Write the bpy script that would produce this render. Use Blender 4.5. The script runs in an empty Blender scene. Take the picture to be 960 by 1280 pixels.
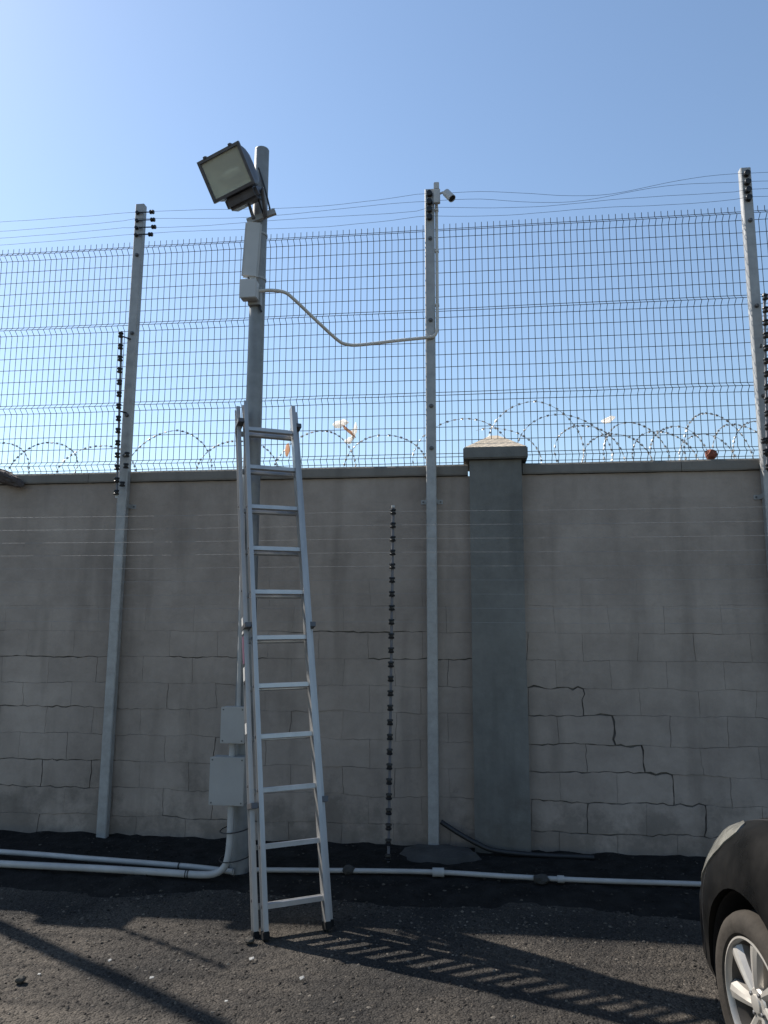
import bpy, bmesh, math, random
from mathutils import Vector, Matrix, noise as mnoise
V = Vector
PI = math.pi
random.seed(7)
S = bpy.context.scene
COL = S.collection

# ------------------------------------------------------------------ camera
cam = bpy.data.cameras.new('camera')
camo = bpy.data.objects.new('camera', cam)
COL.objects.link(camo)
cam.sensor_fit = 'VERTICAL'
cam.sensor_height = 36.0
cam.lens = 922.9 / 1280 * 36.0
cam.clip_start = 0.05
cam.clip_end = 2000
cr, cu, cf = V((.99324, .115995, .0034236)), V((.01395, -.148632, .988794)), V((-.115204, .982066, .149246))
CAMLOC = V((0, -5.5523, 1.5865))
camo.matrix_world = Matrix(((cr.x, cu.x, -cf.x, CAMLOC.x), (cr.y, cu.y, -cf.y, CAMLOC.y), (cr.z, cu.z, -cf.z, CAMLOC.z), (0, 0, 0, 1)))
S.camera = camo

# ------------------------------------------------------------------ sky, sun, exposure
SUN_EL, SUN_AZ = math.radians(44.0), math.radians(-61.5)      # azimuth from +Y, clockwise
wd = bpy.data.worlds.new('World')
S.world = wd
wd.use_nodes = True
wn, wl = wd.node_tree.nodes, wd.node_tree.links
sky = wn.new('ShaderNodeTexSky')
sky.sky_type = 'NISHITA'
sky.sun_disc = False
sky.sun_elevation = SUN_EL
sky.sun_rotation = SUN_AZ
sky.air_density = 1.25
sky.dust_density = 0.32
sky.ozone_density = 2.0
wl.new(sky.outputs[0], wn['Background'].inputs[0])
wn['Background'].inputs[1].default_value = 0.087
sun = bpy.data.lights.new('sun', 'SUN')
sun.energy = 5.0
sun.angle = math.radians(0.53)
sun.color = (1.0, .94, .86)
suno = bpy.data.objects.new('sun', sun)
COL.objects.link(suno)
sd = V((math.sin(SUN_AZ) * math.cos(SUN_EL), math.cos(SUN_AZ) * math.cos(SUN_EL), math.sin(SUN_EL)))
suno.rotation_euler = sd.to_track_quat('Z', 'Y').to_euler()
suno.location = sd * 30
S.view_settings.view_transform = 'Standard'
S.view_settings.look = 'None'
S.view_settings.exposure = 1.0
S.view_settings.gamma = 1.0
S.view_settings.use_curve_mapping = False

# ------------------------------------------------------------------ materials
def mat(name, base, rough=.6, metal=0.0, var=0.0, scale=6.0, bump=0.0, bscale=60.0, base2=None, coords='world', spec=.5, objrand=0.0, stretch=None, coat=0.0):
    m = bpy.data.materials.new(name)
    m.use_nodes = True
    n, l = m.node_tree.nodes, m.node_tree.links
    b = n['Principled BSDF']
    b.inputs['Roughness'].default_value = rough
    b.inputs['Metallic'].default_value = metal
    b.inputs['Specular IOR Level'].default_value = spec
    b.inputs['Coat Weight'].default_value = coat
    b.inputs['Base Color'].default_value = (*base, 1)
    if coords == 'world':
        src = n.new('ShaderNodeNewGeometry').outputs['Position']
    else:
        src = n.new('ShaderNodeTexCoord').outputs['Object']
    if stretch:
        mp = n.new('ShaderNodeMapping')
        mp.inputs['Scale'].default_value = stretch
        l.new(src, mp.inputs[0])
        src = mp.outputs[0]
    m['_src'] = 1
    if var > 0 or base2:
        t = n.new('ShaderNodeTexNoise')
        t.inputs['Scale'].default_value = scale
        t.inputs['Detail'].default_value = 6
        t.inputs['Roughness'].default_value = .62
        l.new(src, t.inputs['Vector'])
        r = n.new('ShaderNodeValToRGB')
        r.color_ramp.elements[0].position = .3
        r.color_ramp.elements[1].position = .7
        lo = base2 if base2 else tuple(c * (1 - var) for c in base)
        hi = tuple(min(1, c * (1 + var)) for c in base) if not base2 else base
        r.color_ramp.elements[0].color = (*lo, 1)
        r.color_ramp.elements[1].color = (*hi, 1)
        l.new(t.outputs[0], r.inputs[0])
        out = r.outputs[0]
        if objrand:
            oi = n.new('ShaderNodeObjectInfo')
            mr = n.new('ShaderNodeMapRange')
            mr.inputs['To Min'].default_value = 1 - objrand
            mr.inputs['To Max'].default_value = 1 + objrand
            l.new(oi.outputs['Random'], mr.inputs['Value'])
            mx = n.new('ShaderNodeVectorMath')
            mx.operation = 'SCALE'
            l.new(out, mx.inputs[0])
            l.new(mr.outputs[0], mx.inputs['Scale'])
            out = mx.outputs[0]
        l.new(out, b.inputs['Base Color'])
        rr = n.new('ShaderNodeMapRange')
        rr.inputs['To Min'].default_value = max(.05, rough - .1)
        rr.inputs['To Max'].default_value = min(1, rough + .1)
        l.new(t.outputs[0], rr.inputs['Value'])
        l.new(rr.outputs[0], b.inputs['Roughness'])
    if bump > 0:
        t2 = n.new('ShaderNodeTexNoise')
        t2.inputs['Scale'].default_value = bscale
        t2.inputs['Detail'].default_value = 5
        l.new(src, t2.inputs['Vector'])
        bp = n.new('ShaderNodeBump')
        bp.inputs['Strength'].default_value = bump
        bp.inputs['Distance'].default_value = .01
        l.new(t2.outputs[0], bp.inputs['Height'])
        l.new(bp.outputs[0], b.inputs['Normal'])
    return m

def ground_material():
    m = bpy.data.materials.new('asphalt_gravel')
    m.use_nodes = True
    n, l = m.node_tree.nodes, m.node_tree.links
    b = n['Principled BSDF']
    b.inputs['Roughness'].default_value = .92
    b.inputs['Specular IOR Level'].default_value = .25
    g = n.new('ShaderNodeNewGeometry').outputs['Position']
    big = n.new('ShaderNodeTexNoise'); big.inputs['Scale'].default_value = 1.3; big.inputs['Detail'].default_value = 5
    l.new(g, big.inputs['Vector'])
    vor = n.new('ShaderNodeTexVoronoi'); vor.inputs['Scale'].default_value = 95
    l.new(g, vor.inputs['Vector'])
    r1 = n.new('ShaderNodeValToRGB')
    r1.color_ramp.elements[0].position = .35; r1.color_ramp.elements[0].color = (.022, .0205, .019, 1)
    r1.color_ramp.elements[1].position = .68; r1.color_ramp.elements[1].color = (.068, .058, .047, 1)
    l.new(big.outputs[0], r1.inputs[0])
    bw = n.new('ShaderNodeRGBToBW')
    l.new(vor.outputs['Color'], bw.inputs[0])
    mr = n.new('ShaderNodeMapRange'); mr.inputs['To Min'].default_value = .45; mr.inputs['To Max'].default_value = 1.5
    l.new(bw.outputs[0], mr.inputs['Value'])
    mx = n.new('ShaderNodeVectorMath'); mx.operation = 'SCALE'
    l.new(r1.outputs[0], mx.inputs[0]); l.new(mr.outputs[0], mx.inputs['Scale'])
    l.new(mx.outputs[0], b.inputs['Base Color'])
    sub = n.new('ShaderNodeMath'); sub.operation = 'SUBTRACT'; sub.inputs[0].default_value = 1
    l.new(vor.outputs['Distance'], sub.inputs[1])
    b1 = n.new('ShaderNodeBump'); b1.inputs['Strength'].default_value = .8; b1.inputs['Distance'].default_value = .008
    l.new(sub.outputs[0], b1.inputs['Height'])
    fn = n.new('ShaderNodeTexNoise'); fn.inputs['Scale'].default_value = 22; fn.inputs['Detail'].default_value = 6
    l.new(g, fn.inputs['Vector'])
    b2 = n.new('ShaderNodeBump'); b2.inputs['Strength'].default_value = .7; b2.inputs['Distance'].default_value = .03
    l.new(fn.outputs[0], b2.inputs['Height']); l.new(b1.outputs[0], b2.inputs['Normal'])
    l.new(b2.outputs[0], b.inputs['Normal'])
    return m

def plaster_material(name, ca, cb, stain, objrand=.05):
    m = bpy.data.materials.new(name)
    m.use_nodes = True
    n, l = m.node_tree.nodes, m.node_tree.links
    b = n['Principled BSDF']
    b.inputs['Specular IOR Level'].default_value = .2
    b.inputs['Roughness'].default_value = .9
    g = n.new('ShaderNodeNewGeometry').outputs['Position']
    n1 = n.new('ShaderNodeTexNoise'); n1.inputs['Scale'].default_value = 1.6; n1.inputs['Detail'].default_value = 10; n1.inputs['Roughness'].default_value = .72
    l.new(g, n1.inputs['Vector'])
    r1 = n.new('ShaderNodeValToRGB')
    r1.color_ramp.elements[0].position = .32; r1.color_ramp.elements[0].color = (*ca, 1)
    r1.color_ramp.elements[1].position = .68; r1.color_ramp.elements[1].color = (*cb, 1)
    l.new(n1.outputs[0], r1.inputs[0])
    # vertical run-down streaks and patches, then a noisy band darkening towards the foot
    mp = n.new('ShaderNodeMapping'); mp.inputs['Scale'].default_value = (5.5, 5.5, .8)
    l.new(g, mp.inputs[0])
    n2 = n.new('ShaderNodeTexNoise'); n2.inputs['Scale'].default_value = 1.0; n2.inputs['Detail'].default_value = 5
    l.new(mp.outputs[0], n2.inputs['Vector'])
    r2 = n.new('ShaderNodeValToRGB')
    r2.color_ramp.elements[0].position = .53; r2.color_ramp.elements[0].color = (0, 0, 0, 1)
    r2.color_ramp.elements[1].position = .75; r2.color_ramp.elements[1].color = (.55, .55, .55, 1)
    l.new(n2.outputs[0], r2.inputs[0])
    mx = n.new('ShaderNodeMixRGB')
    l.new(r2.outputs[0], mx.inputs[0]); l.new(r1.outputs[0], mx.inputs[1]); mx.inputs[2].default_value = (*stain, 1)
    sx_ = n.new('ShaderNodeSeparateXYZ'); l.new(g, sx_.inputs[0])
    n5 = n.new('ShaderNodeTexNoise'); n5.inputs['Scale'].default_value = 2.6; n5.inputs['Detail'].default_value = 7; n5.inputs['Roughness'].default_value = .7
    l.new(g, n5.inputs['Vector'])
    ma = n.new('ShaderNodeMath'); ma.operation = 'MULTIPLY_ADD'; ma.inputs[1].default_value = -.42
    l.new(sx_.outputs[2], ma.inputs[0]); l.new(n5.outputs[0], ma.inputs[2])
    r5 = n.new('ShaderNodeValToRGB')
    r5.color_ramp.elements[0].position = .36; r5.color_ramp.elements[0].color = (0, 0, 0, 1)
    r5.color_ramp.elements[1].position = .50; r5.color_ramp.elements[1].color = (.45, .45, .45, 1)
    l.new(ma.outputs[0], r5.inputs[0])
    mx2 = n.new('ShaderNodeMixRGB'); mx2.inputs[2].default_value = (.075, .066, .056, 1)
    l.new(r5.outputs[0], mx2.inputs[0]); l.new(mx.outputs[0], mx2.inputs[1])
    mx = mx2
    oi = n.new('ShaderNodeObjectInfo')
    mr = n.new('ShaderNodeMapRange'); mr.inputs['To Min'].default_value = 1 - objrand; mr.inputs['To Max'].default_value = 1 + objrand
    l.new(oi.outputs['Random'], mr.inputs['Value'])
    sc = n.new('ShaderNodeVectorMath'); sc.operation = 'SCALE'
    l.new(mx.outputs[0], sc.inputs[0]); l.new(mr.outputs[0], sc.inputs['Scale'])
    l.new(sc.outputs[0], b.inputs['Base Color'])
    n3 = n.new('ShaderNodeTexNoise'); n3.inputs['Scale'].default_value = 45; n3.inputs['Detail'].default_value = 6
    l.new(g, n3.inputs['Vector'])
    b1 = n.new('ShaderNodeBump'); b1.inputs['Strength'].default_value = .35; b1.inputs['Distance'].default_value = .006
    l.new(n3.outputs[0], b1.inputs['Height'])
    n4 = n.new('ShaderNodeTexNoise'); n4.inputs['Scale'].default_value = 4.5; n4.inputs['Detail'].default_value = 3
    l.new(g, n4.inputs['Vector'])
    b2 = n.new('ShaderNodeBump'); b2.inputs['Strength'].default_value = .5; b2.inputs['Distance'].default_value = .02
    l.new(n4.outputs[0], b2.inputs['Height']); l.new(b1.outputs[0], b2.inputs['Normal'])
    l.new(b2.outputs[0], b.inputs['Normal'])
    return m

M = {}
M['ground'] = ground_material()
M['soil'] = mat('black_soil', (.016, .015, .014), .95, 0, .5, 9, .9, 35, spec=.1)
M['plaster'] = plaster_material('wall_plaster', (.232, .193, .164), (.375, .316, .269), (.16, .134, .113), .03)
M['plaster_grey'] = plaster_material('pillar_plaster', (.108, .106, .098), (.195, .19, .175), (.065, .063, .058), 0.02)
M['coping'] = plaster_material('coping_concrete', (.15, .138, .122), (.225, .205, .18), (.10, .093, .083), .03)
M['mortar'] = mat('crack_mortar', (.11, .10, .09), .95, 0, .3, 20, .4, 80, spec=.1)
M['captop'] = mat('cap_sandstone', (.50, .42, .32), .9, 0, .25, 10, .3, 70)
M['concrete'] = mat('footing_concrete', (.045, .042, .039), .95, 0, .35, 8, .8, 40)
M['galv'] = mat('galvanised_steel', (.30, .30, .296), .5, .2, .18, 14, .08, 120, coords='object')
M['pole'] = mat('galvanised_pole', (.20, .207, .21), .55, .4, .2, 9, .08, 90)
M['wire'] = mat('dark_fence_wire', (.016, .020, .024), .8, 0, spec=.15)
M['bolt'] = mat('weathered_bolt', (.10, .10, .105), .5, .5)
M['steel_wire'] = mat('steel_strand', (.26, .265, .27), .7, 0, spec=.3)
M['razor'] = mat('razor_wire_steel', (.36, .35, .33), .5, .6, .4, 30)
M['insulator'] = mat('black_plastic', (.012, .012, .013), .38, spec=.4)
M['rod'] = mat('grey_rod', (.13, .13, .145), .55, .1)
M['alu'] = mat('ladder_aluminium', (.38, .372, .36), .42, .6, .12, 5, .06, 140, coords='object', stretch=(6, 6, 1))
M['alu_rung'] = mat('rung_aluminium', (.42, .412, .40), .38, .65, .12, 12, .05, 140, coords='object')
M['rubber'] = mat('black_rubber', (.012, .012, .012), .8, spec=.2)
M['sticker_p'] = mat('purple_sticker', (.10, .035, .075), .6)
M['sticker_w'] = mat('white_sticker', (.45, .44, .42), .6)
M['white'] = mat('white_plastic', (.44, .435, .425), .5, 0, .08, 5)
M['pvc'] = mat('grey_pvc', (.34, .335, .322), .5, 0, .15, 7)
M['box'] = mat('pale_grey_enclosure', (.31, .308, .298), .5, 0, .07, 5)
M['conduit'] = mat('off_white_conduit', (.52, .49, .44), .55, 0, .12, 8)

M['tie'] = mat('black_cable', (.010, .010, .011), .55)
M['lamp_body'] = mat('floodlight_grey_casting', (.085, .085, .095), .5, .2, .25, 18, .1, 80)
M['lamp_frame'] = mat('floodlight_frame', (.10, .10, .11), .45, .3, .2, 18)
M['reflector'] = mat('lamp_reflector', (.70, .69, .63), .5, .3, .15, 8)
M['bulb'] = mat('lamp_bulb', (.80, .80, .76), .35)
M['bag'] = mat('plastic_bag', (.82, .78, .72), .6, 0, .1, 20)
M['bag_p'] = mat('peach_plastic_bag', (.74, .55, .42), .6, 0, .12, 20)
M['brick'] = mat('red_brick', (.20, .065, .04), .95, 0, .35, 30, .6, 60)
M['debris'] = mat('brown_debris', (.055, .042, .036), .8, 0, .4, 25, .5, 50)
M['stone'] = mat('loose_stone', (.085, .075, .062), .95, 0, .35, 40, .4, 120, spec=.2)
M['stone_dark'] = mat('dark_stone', (.035, .033, .03), .95, 0, .3, 30, .5, 60)
M['scrap'] = mat('paper_scrap', (.42, .40, .36), .8)
M['paint'] = mat('dusty_dark_car_paint', (.0095, .009, .0085), .30, .0, .45, 7, .0, base2=(.003, .003, .003), coat=.0, spec=.2)
M['trim'] = mat('black_trim', (.012, .012, .013), .65, 0, .3, 12)
M['tyre'] = mat('dusty_tyre', (.029, .025, .021), .9, 0, .4, 8, .2, 60, spec=.2)
M['alloy'] = mat('silver_alloy', (.36, .34, .31), .42, .5, .1, 8)
M['alloy_in'] = mat('rim_barrel', (.06, .054, .048), .6, .3, .25, 8)
M['chrome'] = mat('chrome_trim', (.75, .75, .75), .15, 1.0)
M['disc'] = mat('brake_disc', (.10, .08, .065), .6, .6, .3, 20)
M['lens'] = mat('headlamp_lens', (.17, .165, .145), .25, .1, .35, 22, coat=.3)
M['carglass'] = mat('tinted_glass', (.015, .018, .02), .08, 0, spec=.7)
M['redlens'] = mat('tail_lens', (.30, .01, .01), .2)
for k_ in ('bag', 'bag_p'):          # thin film lets the sun through
    n_, l_ = M[k_].node_tree.nodes, M[k_].node_tree.links
    tr = n_.new('ShaderNodeBsdfTranslucent'); tr.inputs[0].default_value = (.95, .93, .90, 1) if k_ == 'bag' else (.75, .55, .42, 1)
    ms = n_.new('ShaderNodeMixShader'); ms.inputs[0].default_value = .8
    l_.new(n_['Principled BSDF'].outputs[0], ms.inputs[1]); l_.new(tr.outputs[0], ms.inputs[2]); l_.new(ms.outputs[0], n_['Material Output'].inputs[0])
gl = bpy.data.materials.new('lamp_glass'); gl.use_nodes = True
_n, _l = gl.node_tree.nodes, gl.node_tree.links
_t = _n.new('ShaderNodeBsdfTransparent'); _t.inputs[0].default_value = (.90, .92, .86, 1)
_g = _n.new('ShaderNodeBsdfPrincipled'); _g.inputs['Base Color'].default_value = (.85, .85, .79, 1); _g.inputs['Roughness'].default_value = .25
_m = _n.new('ShaderNodeMixShader'); _m.inputs[0].default_value = .28                  # pale film mixed in, lightens the pane
_l.new(_t.outputs[0], _m.inputs[1]); _l.new(_g.outputs[0], _m.inputs[2]); _l.new(_m.outputs[0], _n['Material Output'].inputs[0])
M['lampglass'] = gl

# ------------------------------------------------------------------ mesh builder
MATW = {}
class MB:
    def __init__(s):
        s.v, s.f = [], []
    def add(s, vs, fs):
        o = len(s.v)
        s.v += [V(p) for p in vs]
        s.f += [tuple(i + o for i in f) for f in fs]
        return s
    def box(s, a, b, tw=None):
        x0, y0, z0 = a; x1, y1, z1 = b
        vs = [V((x0, y0, z0)), V((x1, y0, z0)), V((x1, y1, z0)), V((x0, y1, z0)), V((x0, y0, z1)), V((x1, y0, z1)), V((x1, y1, z1)), V((x0, y1, z1))]
        if tw: vs = [tw @ p for p in vs]
        return s.add(vs, [(0, 3, 2, 1), (4, 5, 6, 7), (0, 1, 5, 4), (1, 2, 6, 5), (2, 3, 7, 6), (3, 0, 4, 7)])
    def cbox(s, a, b, c=.004, tw=None):
        """box with chamfered edges"""
        bm = bmesh.new()
        bmesh.ops.create_cube(bm, size=1)
        for v in bm.verts:
            v.co = V(((a[0] + b[0]) / 2 + v.co.x * (b[0] - a[0]), (a[1] + b[1]) / 2 + v.co.y * (b[1] - a[1]), (a[2] + b[2]) / 2 + v.co.z * (b[2] - a[2])))
        bmesh.ops.bevel(bm, geom=bm.edges[:], offset=c, segments=2, affect='EDGES')
        bm.verts.index_update()
        vs = [tw @ v.co if tw else v.co.copy() for v in bm.verts]
        fs = [tuple(v.index for v in f.verts) for f in bm.faces]
        bm.free()
        return s.add(vs, fs)
    def tube(s, pts, r, n=8, cap=True, r2=None):
        pts = [V(p) for p in pts]
        k = len(pts); o = len(s.v)
        d0 = (pts[1] - pts[0]).normalized()
        up = V((0, 0, 1)) if abs(d0.z) < .9 else V((1, 0, 0))
        side = d0.cross(up).normalized()
        for i, p in enumerate(pts):
            d = (pts[min(i + 1, k - 1)] - pts[max(i - 1, 0)]).normalized()
            side = (side - d * side.dot(d)).normalized()
            u2 = d.cross(side)
            rr = r if r2 is None else r + (r2 - r) * i / (k - 1)
            for j in range(n):
                a = 2 * PI * j / n
                s.v.append(p + (side * math.cos(a) + u2 * math.sin(a)) * rr)
        for i in range(k - 1):
            for j in range(n):
                j2 = (j + 1) % n
                s.f.append((o + i * n + j, o + i * n + j2, o + (i + 1) * n + j2, o + (i + 1) * n + j))
        if cap:
            s.f.append(tuple(o + j for j in range(n))[::-1])
            s.f.append(tuple(o + (k - 1) * n + j for j in range(n)))
        return s
    def lathe(s, prof, c=(0, 0, 0), axis=(0, 0, 1), n=16, closed=False):
        ax = V(axis).normalized(); c = V(c)
        t = V((1, 0, 0)) if abs(ax.x) < .9 else V((0, 1, 0))
        a1 = ax.cross(t).normalized(); a2 = ax.cross(a1)
        o = len(s.v); k = len(prof)
        for r, h in prof:
            for j in range(n):
                a = 2 * PI * j / n
                s.v.append(c + ax * h + (a1 * math.cos(a) + a2 * math.sin(a)) * r)
        for i in range(k if closed else k - 1):
            i2 = (i + 1) % k
            for j in range(n):
                j2 = (j + 1) % n
                s.f.append((o + i * n + j, o + i2 * n + j, o + i2 * n + j2, o + i * n + j2))
        if not closed:
            s.f.append(tuple(o + j for j in range(n)))
            s.f.append(tuple(o + (k - 1) * n + j for j in range(n))[::-1])
        return s
    def mesh(s, name, inv=None, smooth=None):
        vs = [inv @ p for p in s.v] if inv else s.v
        me = bpy.data.meshes.new(name)
        me.from_pydata([tuple(p) for p in vs], [], s.f)
        me.update()
        bm = bmesh.new(); bm.from_mesh(me)
        bmesh.ops.recalc_face_normals(bm, faces=bm.faces[:])
        bm.to_mesh(me); bm.free()
        if smooth is not None:
            for p in me.polygons: p.use_smooth = True
            me.set_sharp_from_angle(angle=math.radians(smooth))
        return me
    def build(s, name, m, parent=None, smooth=None, local=False):
        W = MATW.get(parent.name if parent else None, Matrix.Identity(4))
        me = s.mesh(name, None if local or parent is None else W.inverted(), smooth)
        me.materials.append(M[m])
        o = bpy.data.objects.new(name, me)
        COL.objects.link(o)
        MATW[o.name] = W if parent else Matrix.Identity(4)
        if parent: o.parent = parent
        return o

def tag(o, label=None, cat=None, group=None, kind=None):
    if label: o['label'] = label
    if cat: o['category'] = cat
    if group: o['group'] = group
    if kind: o['kind'] = kind
    return o

def thing(name, label, cat, loc=(0, 0, 0), group=None, rot=None):
    o = bpy.data.objects.new(name, None)
    o.empty_display_size = .1
    COL.objects.link(o)
    W = Matrix.Translation(V(loc))
    if rot is not None: W = W @ rot.to_4x4()
    o.matrix_world = W
    MATW[o.name] = W
    return tag(o, label, cat, group)

def inst(mesh, name, parent, wloc):
    """a part sharing mesh data, placed at a world position under its thing"""
    o = bpy.data.objects.new(name, mesh)
    COL.objects.link(o)
    o.parent = parent
    o.location = MATW[parent.name].inverted() @ V(wloc)
    MATW[o.name] = Matrix.Translation(V(wloc))
    return o

def smooth_path(pts, n=8):
    """Catmull-Rom through the points"""
    P = [V(p) for p in pts]; out = []
    for i in range(len(P) - 1):
        p0, p1, p2, p3 = P[max(i - 1, 0)], P[i], P[i + 1], P[min(i + 2, len(P) - 1)]
        for k in range(n):
            t = k / n
            out.append(.5 * ((2 * p1) + (p2 - p0) * t + (2 * p0 - 5 * p1 + 4 * p2 - p3) * t * t + (3 * p1 - p0 - 3 * p2 + p3) * t ** 3))
    out.append(P[-1])
    return out

def nz(x, y=0., z=0.):
    return mnoise.noise(V((x, y, z)))

# ------------------------------------------------------------------ the ground
def grid_sheet(name, xs, ys, zf, m):
    mb = MB(); nx = len(xs)
    mb.v = [V((x, y, zf(x, y))) for y in ys for x in xs]
    mb.f = [(j * nx + i, j * nx + i + 1, (j + 1) * nx + i + 1, (j + 1) * nx + i) for j in range(len(ys) - 1) for i in range(nx - 1)]
    return tag(mb.build(name, m, None, 60), kind='structure')

xs = [-300, -120, -50, -20, -10] + [-7 + .1 * i for i in range(141)] + [10, 20, 50, 120, 300]
ys = [-300, -120, -50, -20, -10, -7] + [-6 + .1 * i for i in range(61)] + [1, 3, 8, 20, 60, 300]
def gz(x, y):
    w = 1 if -7 <= x <= 7 and -6 <= y <= 0 else 0
    return w * (.010 * nz(x * 1.3, y * 1.3, 3) + .004 * nz(x * 6, y * 6, 9)) - .012
grid_sheet('ground', xs, ys, gz, 'ground')
xs2 = [-14, -11, -9, -7] + [-6 + .05 * i for i in range(221)] + [7, 9, 12]
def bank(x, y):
    t = (y + 1.27 - .12 * nz(x * 1.1, 5) - .04 * nz(x * 5, 2)) / 1.25  # soil verge, widened past the pipes to blacken the shaded strip by colour
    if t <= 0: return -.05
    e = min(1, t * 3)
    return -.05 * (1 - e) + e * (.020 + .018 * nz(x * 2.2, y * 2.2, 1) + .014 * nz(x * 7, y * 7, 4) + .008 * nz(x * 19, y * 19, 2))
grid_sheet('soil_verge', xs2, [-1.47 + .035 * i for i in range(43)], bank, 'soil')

# ------------------------------------------------------------------ boundary wall: blocks, coping, pillars
WALL_TOP, COPE_B = 2.785, 2.700
wall = thing('boundary_wall', 'long plastered block wall with concrete coping under the mesh fence', 'wall', (0, .1, 0))
core = MB()
core.box((-14, .012, -.15), (12, .19, COPE_B))
core.build('core', 'mortar', wall)
for x0, x1 in ((-14, -4.46), (2.835, 12)):
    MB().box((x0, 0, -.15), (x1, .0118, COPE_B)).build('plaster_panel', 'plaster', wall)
# lattice of half blocks, shared joint lines, cracks wider than the sound joints
HX, X0 = .1945, -4.455
NI = 38                                          # half blocks
ROWZ = [-.05, .153, .35, .55, .745, .943, 1.128, 1.325, 1.523, 1.72, 1.917, 2.113, 2.31, 2.506, COPE_B - .003]
cracks = [[(.401, 1.128), (.74, 1.128), (.77, .943), (.912, .943), (.93, .745), (1.11, .745), (1.13, .55), (1.30, .55), (1.31, .35), (1.50, .35), (1.505, .153), (1.6, .153)],
          [(-4.4, .943), (-3.03, .943)], [(-4.4, .35), (-2.8, .35)], [(-3.6, .55), (-2.75, .55)], [(-3.22, .35), (-3.22, .74)], [(-3.03, .74), (-3.03, .943)], [(-2.84, .35), (-2.84, .55)],
          [(.40, .745), (.93, .745)], [(.4, .55), (1.13, .55)], [(.4, .943), (.77, .943)], [(.45, .35), (1.31, .35)], [(.4, .153), (1.5, .153)], [(.52, .35), (.52, .55)], [(.72, .15), (.72, .35)],
          [(-1.9, .15), (-1.88, .74)], [(-4.4, 1.325), (-2.9, 1.325)], [(-2.3, 1.325), (-1.7, 1.325)], [(-1.25, 1.523), (-.5, 1.523)], [(-.75, 1.325), (-.02, 1.325)], [(-2.2, .153), (-1.6, .153)]]
def segd(p, a, b):
    ab = b - a; t = max(0, min(1, (p - a).dot(ab) / max(1e-9, ab.length_squared)))
    return (a + ab * t - p).length
def gap(mx, mz, horiz):
    p = V((mx, mz)); best = 9; idx = 0
    for ci, c in enumerate(cracks):
        for a, b in zip(c[:-1], c[1:]):
            if (abs(a[0] - b[0]) > abs(a[1] - b[1])) != horiz: continue
            d = segd(p, V(a), V(b))
            if d < best: best, idx = d, ci
    if best < .075:
        return (.0095 if idx == 0 else .0055) * random.uniform(.75, 1.3)
    if mz < 1.25: return random.choice((.0003, .0006, .0012, .0022))
    if mz < 1.6: return random.choice((.0, .0004, .0008, .002))
    return random.choice((0, 0, 0, 0, .0006, .0012)) if mz < 1.95 else random.choice((0, 0, 0, 0, 0, 0, .0005))
nodes = {}
for j, z in enumerate(ROWZ):
    for i in range(NI + 1):
        q = 0 if j in (0, len(ROWZ) - 1) else 1
        nodes[i, j] = V((X0 + HX * i + (random.uniform(-.011, .011) if 0 < i < NI else 0), z + q * random.uniform(-.007, .007) * (1.6 if z < 1.2 else .8)))
edges = {}
def edge(a, b, horiz):
    k = (a, b)
    if k not in edges:
        A, B = nodes[a], nodes[b]
        mid = (A + B) / 2
        g = gap(mid.x, mid.y, horiz)
        amp = (.002 if mid.y > 1.2 else .004) + .75 * g
        pts = []
        for t in (.2, .4, .6, .8):
            p = A.lerp(B, t)
            o = random.uniform(-amp, amp)
            p = p + (V((0, o)) if horiz else V((o, 0)))
            pts.append((p, random.uniform(.25, 1.75) if g > .003 else 1))
        edges[k] = (pts, g)
    return edges[k]
PILX = (.0, .392)
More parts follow.
